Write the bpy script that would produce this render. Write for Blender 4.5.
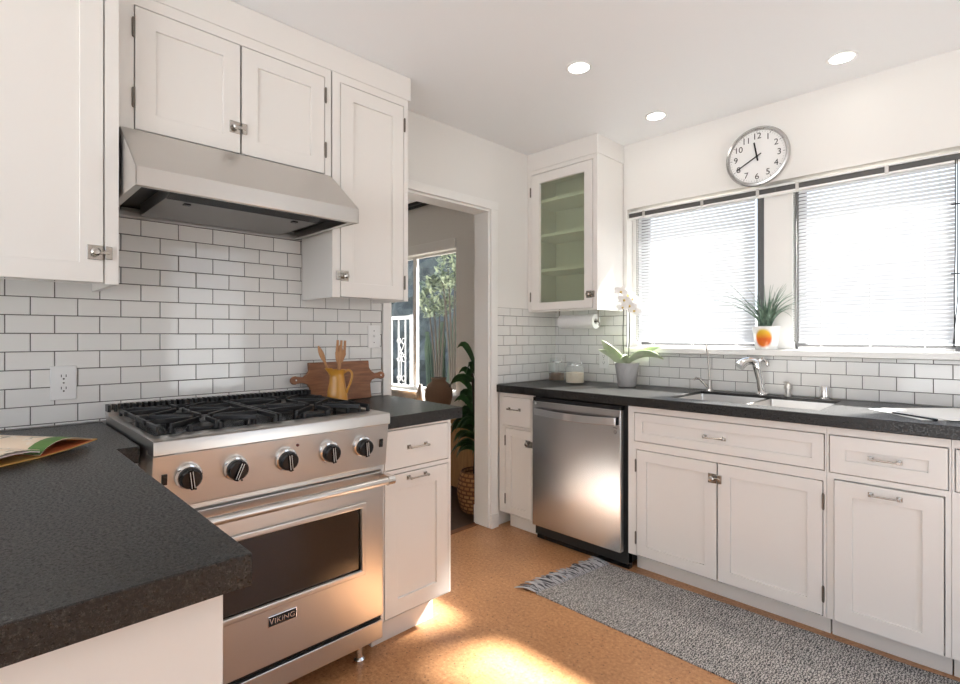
import bpy, bmesh, math, random
from mathutils import Vector, Matrix
random.seed(7)
C = bpy.context.scene
for o in list(bpy.data.objects): bpy.data.objects.remove(o)
COL = C.collection
R = math.radians

# ------------------------------------------------------------------ camera, world, sun, exposure
cam = bpy.data.cameras.new('camera'); cam_o = bpy.data.objects.new('camera', cam); COL.objects.link(cam_o)
cam_o.location = (2.3003, -3.0456, 1.2212); cam_o.rotation_euler = (R(90), 0, 0.7913)
cam.sensor_width = 36; cam.lens = 36 * 517.75 / 960; cam.shift_y = -5.7 / 960; cam.clip_start = 0.02
C.camera = cam_o
W = bpy.data.worlds.new('sky'); C.world = W; W.use_nodes = True
bg = W.node_tree.nodes['Background']; bg.inputs[1].default_value = 1.0
_tc = W.node_tree.nodes.new('ShaderNodeTexCoord'); _sx = W.node_tree.nodes.new('ShaderNodeSeparateXYZ'); _rp = W.node_tree.nodes.new('ShaderNodeValToRGB')
W.node_tree.links.new(_tc.outputs['Generated'], _sx.inputs[0]); _mr = W.node_tree.nodes.new('ShaderNodeMapRange'); _mr.inputs[1].default_value = -1; _mr.inputs[2].default_value = 1
W.node_tree.links.new(_sx.outputs[2], _mr.inputs[0]); W.node_tree.links.new(_mr.outputs[0], _rp.inputs[0]); W.node_tree.links.new(_rp.outputs[0], bg.inputs[0])
# pale ground below the horizon brightened as ceiling fill, bright hazy sky above it
_e = _rp.color_ramp.elements; _e[0].position = .47; _e[0].color = (3.4, 3.4, 3.4, 1); _e[1].position = .53; _e[1].color = (1.5, 1.6, 1.75, 1)
_e2 = _e.new(.75); _e2.color = (1.0, 1.2, 1.6, 1)
sun = bpy.data.lights.new('sun', 'SUN'); sun.energy = 30.0; sun.angle = R(4.5); sun.color = (1.0, 0.96, 0.91)
sun_o = bpy.data.objects.new('sun', sun); COL.objects.link(sun_o); sun_o.location = (4, 8, 8)
sun_o.rotation_euler = Vector((-0.40, -1.0, -1.02)).to_track_quat('-Z', 'Y').to_euler()
C.view_settings.view_transform = 'Standard'; C.view_settings.look = 'None'
C.view_settings.gamma = 1; C.view_settings.use_curve_mapping = False
C.view_settings.exposure = 0.5

# ------------------------------------------------------------------ helpers
OFF = {}
def tag(o, label=None, cat=None, group=None, kind=None):
    if label: o['label'] = label
    if cat: o['category'] = cat
    if group: o['group'] = group
    if kind: o['kind'] = kind
    return o
def thing(name, label, cat, loc, group=None):
    o = bpy.data.objects.new(name, None); COL.objects.link(o); o.location = loc; o.empty_display_size = .05
    OFF[o] = Vector(loc); return tag(o, label, cat, group)
def obj(name, bm, mats, parent=None, smooth=None, bevel=0, seg=2, label=None, origin=None, kind=None):
    off = OFF[parent] if parent is not None else Vector(origin or (0, 0, 0))
    if off.length: bmesh.ops.translate(bm, verts=bm.verts, vec=-off)
    bmesh.ops.recalc_face_normals(bm, faces=bm.faces)
    me = bpy.data.meshes.new(name); bm.to_mesh(me); bm.free()
    for m in (mats if isinstance(mats, (list, tuple)) else [mats]): me.materials.append(m)
    if smooth:
        for p in me.polygons: p.use_smooth = True
        me.set_sharp_from_angle(angle=R(smooth))
    o = bpy.data.objects.new(name, me); COL.objects.link(o)
    OFF[o] = off
    if parent is not None: o.parent = parent
    else: o.location = off
    if bevel:
        md = o.modifiers.new('bevel', 'BEVEL'); md.width = bevel; md.segments = seg; md.limit_method = 'ANGLE'; md.angle_limit = R(40)
    if label: o['label'] = label
    if kind: o['kind'] = kind
    return o
def struct(name, bm, m, label, cat, **k):
    o = obj(name, bm, m, **k); o['kind'] = 'structure'; return tag(o, label, cat)
def nb(): return bmesh.new()
def face(bm, vs, mi=0):
    try: f = bm.faces.new(vs); f.material_index = mi; return f
    except ValueError: return None
def box(bm, x0, x1, y0, y1, z0, z1, mi=0):
    v = [bm.verts.new((x, y, z)) for x in (x0, x1) for y in (y0, y1) for z in (z0, z1)]
    for q in ((0,1,3,2),(4,6,7,5),(0,4,5,1),(2,3,7,6),(0,2,6,4),(1,5,7,3)): face(bm, [v[i] for i in q], mi)
    return v
def rot_box(bm, c, sx, sy, sz, M, mi=0):
    v = box(bm, -sx/2, sx/2, -sy/2, sy/2, -sz/2, sz/2, mi)
    for a in v: a.co = M @ a.co + Vector(c)
def bx(bm, ax, u0, u1, d0, d1, z0, z1, mi=0):
    if ax == 'x': return box(bm, d0, d1, u0, u1, z0, z1, mi)
    return box(bm, u0, u1, -d1, -d0, z0, z1, mi)
def P(ax, u, d, z): return Vector((d, u, z)) if ax == 'x' else Vector((u, -d, z))
def frame_of(t):
    t = t.normalized(); a = Vector((0, 0, 1)) if abs(t.z) < .9 else Vector((1, 0, 0))
    n = t.cross(a).normalized(); return n, t.cross(n).normalized()
def tube(bm, pts, r, n=10, mi=0, caps=True):
    pts = [Vector(p) for p in pts]; rs = r if isinstance(r, (list, tuple)) else [r] * len(pts)
    rings = []; nrm = None
    for i, p in enumerate(pts):
        t = (pts[min(i+1, len(pts)-1)] - pts[max(i-1, 0)]).normalized()
        if nrm is None: nrm, b = frame_of(t)
        else:
            nrm = (nrm - t * nrm.dot(t)); nrm = nrm.normalized() if nrm.length > 1e-6 else frame_of(t)[0]
            b = t.cross(nrm).normalized()
        rings.append([bm.verts.new(p + (nrm * math.cos(2*math.pi*k/n) + b * math.sin(2*math.pi*k/n)) * rs[i]) for k in range(n)])
    for a, b2 in zip(rings, rings[1:]):
        for k in range(n): face(bm, (a[k], a[(k+1) % n], b2[(k+1) % n], b2[k]), mi)
    if caps: face(bm, rings[0], mi); face(bm, rings[-1], mi)
def cyl(bm, p0, p1, r0, r1=None, n=24, mi=0): tube(bm, [p0, p1], [r0, r0 if r1 is None else r1], n, mi)
def lathe(bm, prof, c=(0, 0, 0), n=32, mi=0, axis=None):
    c = Vector(c); M = axis.to_track_quat('Z', 'Y').to_matrix() if axis is not None else None
    rings = []
    for r, z in prof:
        if r < 1e-6: vs = [Vector((0, 0, z))]
        else: vs = [Vector((r*math.cos(2*math.pi*k/n), r*math.sin(2*math.pi*k/n), z)) for k in range(n)]
        rings.append([bm.verts.new((M @ v if M else v) + c) for v in vs])
    for a, b in zip(rings, rings[1:]):
        for k in range(n):
            k2 = (k+1) % n
            if len(a) == 1 and len(b) == 1: continue
            if len(a) == 1: face(bm, (a[0], b[k], b[k2]), mi)
            elif len(b) == 1: face(bm, (a[k], a[k2], b[0]), mi)
            else: face(bm, (a[k], a[k2], b[k2], b[k]), mi)
def prism(bm, poly, fn, w0, w1, mi=0):
    a = [bm.verts.new(fn(u, v, w0)) for u, v in poly]; b = [bm.verts.new(fn(u, v, w1)) for u, v in poly]
    face(bm, a, mi); face(bm, b, mi)
    for i in range(len(poly)):
        j = (i+1) % len(poly); face(bm, (a[i], a[j], b[j], b[i]), mi)
def plate(bm, u0, u1, v0, v1, holes, w0, w1, fn, mi=0, keep=None):
    us = sorted({u0, u1, *[c for h in holes for c in h[:2] if u0 < c < u1]})
    vs = sorted({v0, v1, *[c for h in holes for c in h[2:] if v0 < c < v1]})
    V = {}
    def vert(i, j, k):
        if (i, j, k) not in V: V[(i, j, k)] = bm.verts.new(fn(us[i], vs[j], (w0, w1)[k]))
        return V[(i, j, k)]
    def there(i, j):
        if not (0 <= i < len(us)-1 and 0 <= j < len(vs)-1): return False
        cu, cv = (us[i]+us[i+1])/2, (vs[j]+vs[j+1])/2
        return not any(h[0] < cu < h[1] and h[2] < cv < h[3] for h in holes)
    for i in range(len(us)-1):
        for j in range(len(vs)-1):
            if not there(i, j): continue
            for k in (0, 1): face(bm, [vert(i,j,k), vert(i+1,j,k), vert(i+1,j+1,k), vert(i,j+1,k)], mi)
            for (di, dj), (a, b) in {(-1,0):((i,j),(i,j+1)), (1,0):((i+1,j),(i+1,j+1)), (0,-1):((i,j),(i+1,j)), (0,1):((i,j+1),(i+1,j+1))}.items():
                if not there(i+di, j+dj): face(bm, [vert(*a,0), vert(*b,0), vert(*b,1), vert(*a,1)], mi)
def text(bm, s, size, M, extrude=.0006, mi=0, sx=1.0, ital=0):
    cu = bpy.data.curves.new('t', 'FONT'); cu.body = s; cu.size = size; cu.align_x = 'CENTER'; cu.align_y = 'CENTER'; cu.extrude = extrude; cu.shear = ital
    o = bpy.data.objects.new('t', cu); COL.objects.link(o)
    dg = bpy.context.evaluated_depsgraph_get(); me = o.evaluated_get(dg).to_mesh()
    vs = [bm.verts.new(M @ Vector((v.co.x * sx, v.co.y, v.co.z))) for v in me.vertices]
    for p in me.polygons: face(bm, [vs[i] for i in p.vertices], mi)
    o.evaluated_get(dg).to_mesh_clear(); bpy.data.objects.remove(o); bpy.data.curves.remove(cu)
def bez(pts, n=12):
    pts = [Vector(p) for p in pts]; out = []
    for i in range(n+1):
        t = i/n; q = pts[:]
        while len(q) > 1: q = [a.lerp(b, t) for a, b in zip(q, q[1:])]
        out.append(q[0])
    return out
def leaf(bm, pts, w, side=None, fold=.15, mi=0, th=.0012, shape=None):
    """thin solid leaf along pts, max half-width w"""
    n = len(pts); rows = []
    for i, p in enumerate(pts):
        t = (pts[min(i+1, n-1)] - pts[max(i-1, 0)]).normalized()
        s = side if side is not None else t.cross(Vector((0, 0, 1)))
        s = s - t * s.dot(t)
        if s.length < 1e-4: s = frame_of(t)[0]
        s.normalize(); up = s.cross(t).normalized()
        k = i/(n-1); ww = w * (shape(k) if shape else max(.04, math.sin(math.pi * min(1, k*.93+.07))**.7))
        rows.append([p - s*ww + up*fold*ww, p, p + s*ww + up*fold*ww, up])
    top = [[bm.verts.new(c + r[3]*th) for c in r[:3]] for r in rows]; bot = [[bm.verts.new(c - r[3]*th) for c in r[:3]] for r in rows]
    for i in range(n-1):
        for j in (0, 1):
            face(bm, (top[i][j], top[i+1][j], top[i+1][j+1], top[i][j+1]), mi); face(bm, (bot[i][j], bot[i][j+1], bot[i+1][j+1], bot[i+1][j]), mi)
        for j in (0, 2): face(bm, (top[i][j], bot[i][j], bot[i+1][j], top[i+1][j]), mi)
    for i in (0, n-1):
        face(bm, (top[i][0], top[i][1], bot[i][1], bot[i][0]), mi); face(bm, (top[i][1], top[i][2], bot[i][2], bot[i][1]), mi)

# ------------------------------------------------------------------ materials
def lin(r, g, b): return tuple(((c/255)/12.92 if c/255 <= .04045 else ((c/255+.055)/1.055)**2.4) for c in (r, g, b))
def mat(name, col, rough=.5, metal=0, spec=.5, coat=0, **kw):
    m = bpy.data.materials.new(name); m.use_nodes = True
    p = m.node_tree.nodes['Principled BSDF']; p.inputs['Base Color'].default_value = (*col, 1); p.inputs['Roughness'].default_value = rough
    p.inputs['Metallic'].default_value = metal; p.inputs['Specular IOR Level'].default_value = spec
    if coat: p.inputs['Coat Weight'].default_value = coat; p.inputs['Coat Roughness'].default_value = .05
    for k, v in kw.items(): p.inputs[k.replace('_', ' ')].default_value = v
    return m
def N(m, t, **kw):
    n = m.node_tree.nodes.new(t)
    for k, v in kw.items(): setattr(n, k, v)
    return n
def L(m, a, b): m.node_tree.links.new(a, b)
def pb(m): return m.node_tree.nodes['Principled BSDF']
def coords(m, scale=(1, 1, 1)):
    tc = N(m, 'ShaderNodeTexCoord'); mp = N(m, 'ShaderNodeMapping'); mp.inputs['Scale'].default_value = scale
    L(m, tc.outputs['Object'], mp.inputs['Vector']); return mp.outputs['Vector']
def noise(m, vec, scale, detail=4, rough=.6):
    n = N(m, 'ShaderNodeTexNoise'); n.inputs['Scale'].default_value = scale; n.inputs['Detail'].default_value = detail; n.inputs['Roughness'].default_value = rough
    L(m, vec, n.inputs['Vector']); return n.outputs['Fac']
def ramp(m, fac, stops, interp='LINEAR'):
    r = N(m, 'ShaderNodeValToRGB'); r.color_ramp.interpolation = interp
    while len(r.color_ramp.elements) < len(stops): r.color_ramp.elements.new(.5)
    for e, (p, c) in zip(r.color_ramp.elements, stops): e.position = p; e.color = (*c, 1) if len(c) == 3 else c
    L(m, fac, r.inputs[0]); return r.outputs[0]
def mixc(m, fac, a, b, mode='MIX'):
    x = N(m, 'ShaderNodeMix', data_type='RGBA', blend_type=mode)
    for s, v in ((x.inputs[0], fac), (x.inputs[6], a), (x.inputs[7], b)):
        if hasattr(v, 'links') or hasattr(v, 'is_linked'): L(m, v, s)
        else: s.default_value = v if isinstance(v, (int, float)) else (*v, 1)
    return x.outputs[2]
def bump(m, fac, strength, dist=.001):
    b = N(m, 'ShaderNodeBump'); b.inputs['Strength'].default_value = strength; b.inputs['Distance'].default_value = dist
    L(m, fac, b.inputs['Height']); L(m, b.outputs[0], pb(m).inputs['Normal'])

m_wall = mat('wall_paint', (.80, .785, .755), .65); bump(m_wall, noise(m_wall, coords(m_wall), 180), .08)
m_ceil = mat('ceiling_paint', (.87, .885, .90), .55); bump(m_ceil, noise(m_ceil, coords(m_ceil), 60, 2), .05)
m_cab = mat('cabinet_paint', (.79, .765, .73), .33); bump(m_cab, noise(m_cab, coords(m_cab), 90), .03)
m_cabin = mat('cabinet_interior', (.60, .57, .52), .6)
m_trim = mat('trim_paint', (.83, .82, .795), .35)
m_tile = mat('tile_glaze', (.78, .775, .755), .09, coat=.3)
vt = noise(m_tile, coords(m_tile), 9, 2); bump(m_tile, vt, .12, .004)
m_grout = mat('grout', (.10, .092, .085), .9)
m_granite = mat('granite', (.03, .03, .03), .3, spec=.5)
v = coords(m_granite)
g1 = ramp(m_granite, noise(m_granite, v, 200, 5, .85), [(.42, (.0025, .0024, .0023)), (.53, (.009, .0085, .0080)), (.64, (.055, .052, .049))])
g2 = ramp(m_granite, noise(m_granite, v, 420, 2, .6), [(.62, (0, 0, 0)), (.74, (.06, .055, .048))])
L(m_granite, mixc(m_granite, 1.0, g1, g2, 'ADD'), pb(m_granite).inputs['Base Color'])
bump(m_granite, noise(m_granite, v, 220, 3), .03, .0005)
_r = N(m_granite, 'ShaderNodeMapRange'); _r.inputs[1].default_value = .35; _r.inputs[2].default_value = .65; _r.inputs[3].default_value = .16; _r.inputs[4].default_value = .60; L(m_granite, noise(m_granite, v, 190, 3, .8), _r.inputs[0]); L(m_granite, _r.outputs[0], pb(m_granite).inputs['Roughness'])
m_cork = mat('cork', (.5, .25, .1), .34)
v = coords(m_cork)
c1 = ramp(m_cork, noise(m_cork, v, 70, 7, .8), [(.30, (.26, .105, .04)), (.45, (.53, .255, .112)), (.57, (.63, .335, .16)), (.70, (.80, .52, .30))])
c2 = ramp(m_cork, noise(m_cork, v, 2.2, 3), [(.35, (.86, .84, .82)), (.65, (1.06, 1.05, 1.03))])
vo = N(m_cork, 'ShaderNodeTexVoronoi'); vo.inputs['Scale'].default_value = 38; vo.inputs['Randomness'].default_value = 1; L(m_cork, v, vo.inputs['Vector'])
sp = ramp(m_cork, vo.outputs['Distance'], [(.07, (.14, .08, .05)), (.16, (1, 1, 1))])
L(m_cork, mixc(m_cork, .75, mixc(m_cork, 1, c1, c2, 'MULTIPLY'), sp, 'MULTIPLY'), pb(m_cork).inputs['Base Color'])
m_darkwood = mat('dark_wood_floor', (.045, .028, .018), .35)
L(m_darkwood, ramp(m_darkwood, noise(m_darkwood, coords(m_darkwood, (2, 30, 1)), 3), [(.3, (.028, .016, .010)), (.7, (.075, .045, .028))]), pb(m_darkwood).inputs['Base Color'])
def steel(name, col, rough, sc):
    m = mat(name, col, rough, 1.0); v = coords(m, sc)
    f = noise(m, v, 1, 3, .6)
    rr = N(m, 'ShaderNodeMapRange'); rr.inputs[3].default_value = rough*.9; rr.inputs[4].default_value = rough*1.12; L(m, f, rr.inputs[0]); L(m, rr.outputs[0], pb(m).inputs['Roughness'])
    bump(m, f, .003, .0001); return m
m_steel = steel('brushed_steel', (.62, .60, .575), .31, (6, 6, 420))
m_steel_v = steel('brushed_steel_vertical', (.60, .60, .61), .24, (420, 420, 5))
m_chrome = mat('chrome', (.78, .78, .78), .08, 1)
m_nickel = mat('dull_nickel', (.50, .475, .44), .22, 1)
m_pewter = mat('dark_hinge', (.20, .18, .155), .35, 1)
m_iron = mat('cast_iron', (.012, .012, .013), .42)
m_black = mat('black_enamel', (.010, .010, .011), .22)
m_blackplastic = mat('black_plastic', (.012, .012, .013), .18)
m_ovenglass = mat('oven_glass', (.022, .014, .010), .03, coat=.6)
m_white = mat('white_plastic', (.82, .82, .81), .35)
m_dark = mat('dark_slot', (.006, .006, .006), .6)
m_clockface = mat('clock_face', (.84, .84, .83), .45)
m_paper = mat('paper', (.85, .85, .84), .8)
m_towel = mat('paper_towel', (.80, .80, .80), .9)
m_grey = mat('grey_rail', (.085, .083, .08), .35)
m_alu = mat('window_aluminium', (.14, .14, .14), .4, .5)
m_emit = bpy.data.materials.new('lamp_lens'); m_emit.use_nodes = True
e = pb(m_emit); e.inputs['Base Color'].default_value = (1, 1, 1, 1); e.inputs['Emission Color'].default_value = (1, .96, .90, 1); e.inputs['Emission Strength'].default_value = 14
def clear(name, tint, gloss=.08, rough=.02, body=0, bodycol=(1, 1, 1)):
    m = bpy.data.materials.new(name); m.use_nodes = True; nt = m.node_tree; nt.nodes.clear()
    out = nt.nodes.new('ShaderNodeOutputMaterial'); tr = nt.nodes.new('ShaderNodeBsdfTransparent'); tr.inputs[0].default_value = (*tint, 1)
    gl = nt.nodes.new('ShaderNodeBsdfGlossy'); gl.inputs['Roughness'].default_value = rough; gl.inputs[0].default_value = (1, 1, 1, 1)
    fr = nt.nodes.new('ShaderNodeFresnel'); fr.inputs[0].default_value = 1.45
    mx = nt.nodes.new('ShaderNodeMixShader'); base = tr.outputs[0]
    if body:
        df = nt.nodes.new('ShaderNodeBsdfDiffuse'); df.inputs[0].default_value = (*bodycol, 1)
        m2 = nt.nodes.new('ShaderNodeMixShader'); m2.inputs[0].default_value = body
        nt.links.new(tr.outputs[0], m2.inputs[1]); nt.links.new(df.outputs[0], m2.inputs[2]); base = m2.outputs[0]
    ge = nt.nodes.new('ShaderNodeNewGeometry'); iv = nt.nodes.new('ShaderNodeMath'); iv.operation = 'SUBTRACT'; iv.inputs[0].default_value = 1; nt.links.new(ge.outputs['Backfacing'], iv.inputs[1])
    fm = nt.nodes.new('ShaderNodeMath'); fm.operation = 'MULTIPLY'; nt.links.new(fr.outputs[0], fm.inputs[0]); nt.links.new(iv.outputs[0], fm.inputs[1])
    nt.links.new(fm.outputs[0], mx.inputs[0]); nt.links.new(base, mx.inputs[1]); nt.links.new(gl.outputs[0], mx.inputs[2]); nt.links.new(mx.outputs[0], out.inputs[0])
    return m
m_glass = clear('clear_glass', (.97, .98, .98))
m_jarglass = clear('jar_glass', (.97, .98, .975), body=.05)
m_frost = clear('frosted_green_glass', (.90, .94, .85), rough=.25, body=.20, bodycol=(.50, .54, .42))
m_slat = bpy.data.materials.new('blind_slat'); m_slat.use_nodes = True
nt = m_slat.node_tree; nt.nodes.clear(); o_ = nt.nodes.new('ShaderNodeOutputMaterial'); d_ = nt.nodes.new('ShaderNodeBsdfDiffuse'); t_ = nt.nodes.new('ShaderNodeBsdfTranslucent'); x_ = nt.nodes.new('ShaderNodeMixShader')
d_.inputs[0].default_value = (.60, .61, .63, 1); t_.inputs[0].default_value = (.86, .88, .90, 1); x_.inputs[0].default_value = .2
nt.links.new(d_.outputs[0], x_.inputs[1]); nt.links.new(t_.outputs[0], x_.inputs[2]); nt.links.new(x_.outputs[0], o_.inputs[0])
def wood(name, a, b, sc, rough=.45):
    m = mat(name, a, rough); v = coords(m, sc)
    f = noise(m, v, 6, 5, .65); L(m, ramp(m, f, [(.3, a), (.7, b)]), pb(m).inputs['Base Color']); return m
m_board = wood('walnut_board', (.17, .062, .026), (.34, .145, .062), (6, 1.2, 12))
m_spoon = wood('spoon_wood', (.34, .15, .055), (.50, .26, .11), (10, 10, 2), .55)
m_chest = wood('golden_wood', (.36, .17, .06), (.55, .30, .12), (8, 8, 1), .5)
m_pitch = mat('mustard_enamel', (.58, .27, .035), .28, coat=.4)
m_terra = mat('brown_clay', (.27, .165, .105), .75); bump(m_terra, noise(m_terra, coords(m_terra), 40), .3, .002)
m_greyclay = mat('grey_clay', (.36, .33, .30), .7)
m_soil = mat('soil', (.03, .02, .013), .95)
m_bark = mat('bark', (.045, .034, .024), .85)
def leafmat(name, a, b, rough=.35, sc=14):
    m = mat(name, a, rough); L(m, ramp(m, noise(m, coords(m), sc, 3), [(.35, a), (.65, b)]), pb(m).inputs['Base Color']); return m
m_leaf = leafmat('dark_leaf', (.018, .060, .020), (.045, .13, .04))
m_orch = leafmat('orchid_leaf', (.48, .60, .34), (.64, .70, .52), .3)
m_blade = leafmat('blue_green_blade', (.05, .10, .065), (.22, .33, .24), .45, 30)
m_stem = mat('orchid_stem', (.05, .055, .035), .5)
m_petal = mat('white_petal', (.88, .87, .86), .5)
m_lip = mat('yellow_lip', (.60, .42, .12), .5)
m_potgrey = mat('grey_ceramic_pot', (.50, .49, .48), .55); 
vw = N(m_potgrey, 'ShaderNodeTexVoronoi'); vw.inputs['Scale'].default_value = 55; L(m_potgrey, coords(m_potgrey), vw.inputs['Vector']); bump(m_potgrey, vw.outputs['Distance'], .6, .004)
m_oats = mat('oats', (.72, .62, .48), .9); bump(m_oats, noise(m_oats, coords(m_oats), 300), .8, .003)
m_granola = mat('granola', (.17, .085, .04), .9); L(m_granola, ramp(m_granola, noise(m_granola, coords(m_granola), 160), [(.35, (.06, .03, .015)), (.65, (.32, .17, .08))]), pb(m_granola).inputs['Base Color'])

# ------------------------------------------------------------------ room shell
H = 2.463; T = .12
XR, YB, XD = 3.3, -5.6, -3.2
fx = lambda u, v, w: (w, u, v)     # plate in the plane x = w (u along y)
fy = lambda u, v, w: (u, w, v)     # plate in the plane y = w (u along x)
fz = lambda u, v, w: (u, v, w)
b = nb(); box(b, -.09, XR+T, YB, .0, -.06, 0); struct('floor', b, m_cork, 'speckled orange cork floor', 'floor')
b = nb(); box(b, XD, -.135, YB, .0, -.06, -.002); struct('floor_dining', b, m_darkwood, 'dark wood floor beyond the doorway', 'floor')
b = nb(); box(b, -.135, -.09, -1.45, -.688, -.06, .004); struct('trim_1', b, wood('threshold_wood', (.16, .06, .025), (.28, .12, .05), (20, 2, 1)), 'brown wood threshold strip in the doorway', 'threshold', bevel=.002)
b = nb(); box(b, XD-T, XR+T, YB, .25, H, H+.1); struct('ceiling', b, m_ceil, 'smooth white ceiling', 'ceiling')
b = nb(); plate(b, YB, 0, -.06, H, [(-1.45, -.688, -.1, 2.027)], -T, 0, fx); struct('wall_left', b, m_wall, 'white wall behind the range with an open doorway', 'wall')
b = nb(); plate(b, -T, XR+T, -.06, H, [(.578, 2.42, 1.118, 2.045)], 0, .25, fy); struct('wall_back', b, m_wall, 'white wall above the sink with a wide window recess', 'wall')
b = nb(); plate(b, XD-T, -T, -.06, H, [(-2.45, -1.081, .70, 1.995)], 0, .15, fy); struct('wall_dining', b, m_wall, 'shaded wall of the next room around its window', 'wall')
b = nb(); box(b, XD-T, XD, YB, 0, -.06, H); struct('wall_dining_far', b, m_wall, 'far side wall of the next room', 'wall')
b = nb(); plate(b, YB, 0, -.06, H, [(-1.75, -.90, .05, 2.20)], XR, XR+T, fx); struct('wall_right', b, m_wall, 'white wall to the right of the sink run', 'wall')  # door opening added to let in fill light
b = nb(); box(b, XD, -T-.001, -2.7, -2.58, -.002, H); struct('wall_dining_blocker', b, m_wall, 'unseen wall added behind the range wall to darken the next room', 'wall')  # added out of view to keep outside light off the next room
# doorway casing: jamb lining, two legs and a head
b = nb()
box(b, -T-.002, .002, -1.452, -1.438, .0045, 2.027); box(b, -T-.002, .002, -.700, -.686, .0045, 2.027); box(b, -T-.002, .002, -1.452, -.686, 2.013, 2.029)
box(b, 0, .017, -1.5005, -1.45, .9128, 2.076); box(b, 0, .017, -.688, -.628, .0005, 2.076); box(b, 0, .020, -1.5025, -.626, 2.027, 2.078)
box(b, -T-.017, -T, -.688, -.620, .0045, 2.076); box(b, 0, .024, -.690, -.626, .0005, .09); box(b, -T-.022, -T, -.69, -.61, .0045, .12)
struct('trim_2', b, m_trim, 'white door casing around the open doorway', 'door casing', bevel=.002)
# soffits above the wall cabinets
b = nb(); box(b, .001, .2935, -4.2, -1.530, 2.351, H-.0005); struct('trim_3', b, m_cab, 'white soffit above the cabinets over the range', 'soffit', bevel=.003)
b = nb(); box(b, .001, .5575, -.3160, -.001, 2.345, H-.0005); struct('trim_4', b, m_cab, 'white soffit above the glass-door cabinet', 'soffit', bevel=.003)
b = nb(); box(b, XD, -.137, -.014, -.0005, -.001, .10); struct('baseboard_dining', b, m_trim, 'white baseboard in the next room', 'baseboard')
# window over the sink: sill, mullion and frames
b = nb(); box(b, .579, 2.419, -.050, .115, 1.1185, 1.150); struct('trim_5', b, m_trim, 'white window sill above the sink backsplash', 'window sill', bevel=.004)
b = nb(); box(b, 1.372, 1.512, .07, .16, 1.1505, 2.044); box(b, .5785, .618, .07, .16, 1.1505, 2.044); box(b, 2.215, 2.419, .07, .16, 1.1505, 2.044)
struct('trim_6', b, m_trim, 'white mullion post between the two sink windows', 'mullion', bevel=.002)
for k, (x0, x1) in enumerate(((.6185, 1.3715), (1.5125, 2.2145))):
    w = thing('window_%d' % (k+1), ('left' if k == 0 else 'right') + ' window over the sink', 'window', ((x0+x1)/2, .13, 1.151)); w['kind'] = 'structure'
    b = nb(); plate(b, x0, x1, 1.151, 2.044, [(x0+.048, x1-.048, 1.18, 2.015)], .115, .15, fy); obj('window_frame', b, m_alu, w, bevel=.002)
    b = nb(); box(b, x0+.046, x1-.046, .13, .134, 1.178, 2.017); obj('glass_pane', b, m_glass, w)
# unseen glazed door added in the right wall to let in fill light
w = thing('window_4', 'unseen glazed door added in the right wall for fill light', 'window', (XR+.06, -1.32, .06)); w['kind'] = 'structure'
b = nb(); plate(b, -1.749, -.901, .051, 2.199, [(-1.66, -.99, .16, 2.12)], XR+.03, XR+.08, fx); obj('window_frame', b, m_trim, w, bevel=.002)
b = nb(); box(b, XR+.05, XR+.054, -1.67, -.98, .15, 2.13); obj('glass_pane', b, m_glass, w)
# dining room window
w = thing('window_3', 'tall window of the next room seen through the doorway', 'window', (-1.76, .07, .70)); w['kind'] = 'structure'
b = nb(); plate(b, -2.449, -1.082, .701, 1.994, [(-2.42, -1.757, .735, 1.972), (-1.702, -1.100, .735, 1.972)], .045, .075, fy); obj('window_frame', b, m_trim, w, bevel=.002)
b = nb(); box(b, -2.425, -1.09, .06, .064, .73, 1.96); obj('glass_pane', b, m_glass, w)
b = nb(); box(b, -2.50, -1.075, -.02, -.0005, 1.996, 2.085); box(b, -2.50, -1.06, -.06, -.0005, .672, .70); struct('trim_7', b, m_trim, 'pale header board and sill of the next room window', 'window trim', bevel=.003)
t = thing('curtain_track', 'black double curtain track under the ceiling of the next room', 'curtain track', (-2, -.05, 2.44))
for yy in (-.035, -.10):
    b = nb(); box(b, XD+.01, -1.15, yy-.014, yy+.014, H-.026, H-.0005); obj('rail', b, m_iron, t)

# ------------------------------------------------------------------ subway tiles
def tiles(name, label, ax, regions, z0, ph, u_ph, pw, d=.0085):
    b = nb(); g = .0014; bev = .0016
    for (u0, u1, za, zb) in regions:
        bx(b, ax, u0, u1, .0003, d-.0032, za, zb, 1)
        k0 = math.floor((za-z0)/ph) - 1
        for k in range(k0, int((zb-z0)/ph)+2):
            a, c = max(z0+k*ph, za), min(z0+(k+1)*ph, zb)
            if c - a < .006: continue
            off = u_ph + (pw/2 if k % 2 else 0)
            j0 = math.floor((u0-off)/pw) - 1
            for j in range(j0, int((u1-off)/pw)+2):
                s, e_ = max(off+j*pw, u0), min(off+(j+1)*pw, u1)
                if e_ - s < .006: continue
                s2, e2, a2, c2 = s+g, e_-g, a+g, c-g; tilt = random.uniform(-.0004, .0004)
                q = lambda i, dd: [b.verts.new(P(ax, uu, dd, zz)) for uu, zz in ((s2+i, a2+i), (e2-i, a2+i), (e2-i, c2-i), (s2+i, c2-i))]
                A, B, D = q(0, .002), q(0, d-.0012), q(bev, d)
                D[0].co += P(ax, 0, tilt, 0); D[1].co += P(ax, 0, tilt, 0)
                for X, Y in ((A, B), (B, D)):
                    for i in range(4): face(b, (X[i], X[(i+1) % 4], Y[(i+1) % 4], Y[i]))
                face(b, D)
    return struct(name, b, [m_tile, m_grout], label, 'backsplash')
tiles('backsplash_left', 'white subway tile backsplash behind the range', 'x', [(-4.2, -1.503, .9135, 1.4155), (-2.7125, -1.9425, 1.4155, 1.885)], .9235, .0615, -2.961+.1265/2, .1265)
tiles('backsplash_corner', 'white subway tile backsplash between the doorway and the corner', 'x', [(-.6245, -.0095, .9135, 1.408)], .904, .0645, -.565, .128)
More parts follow.
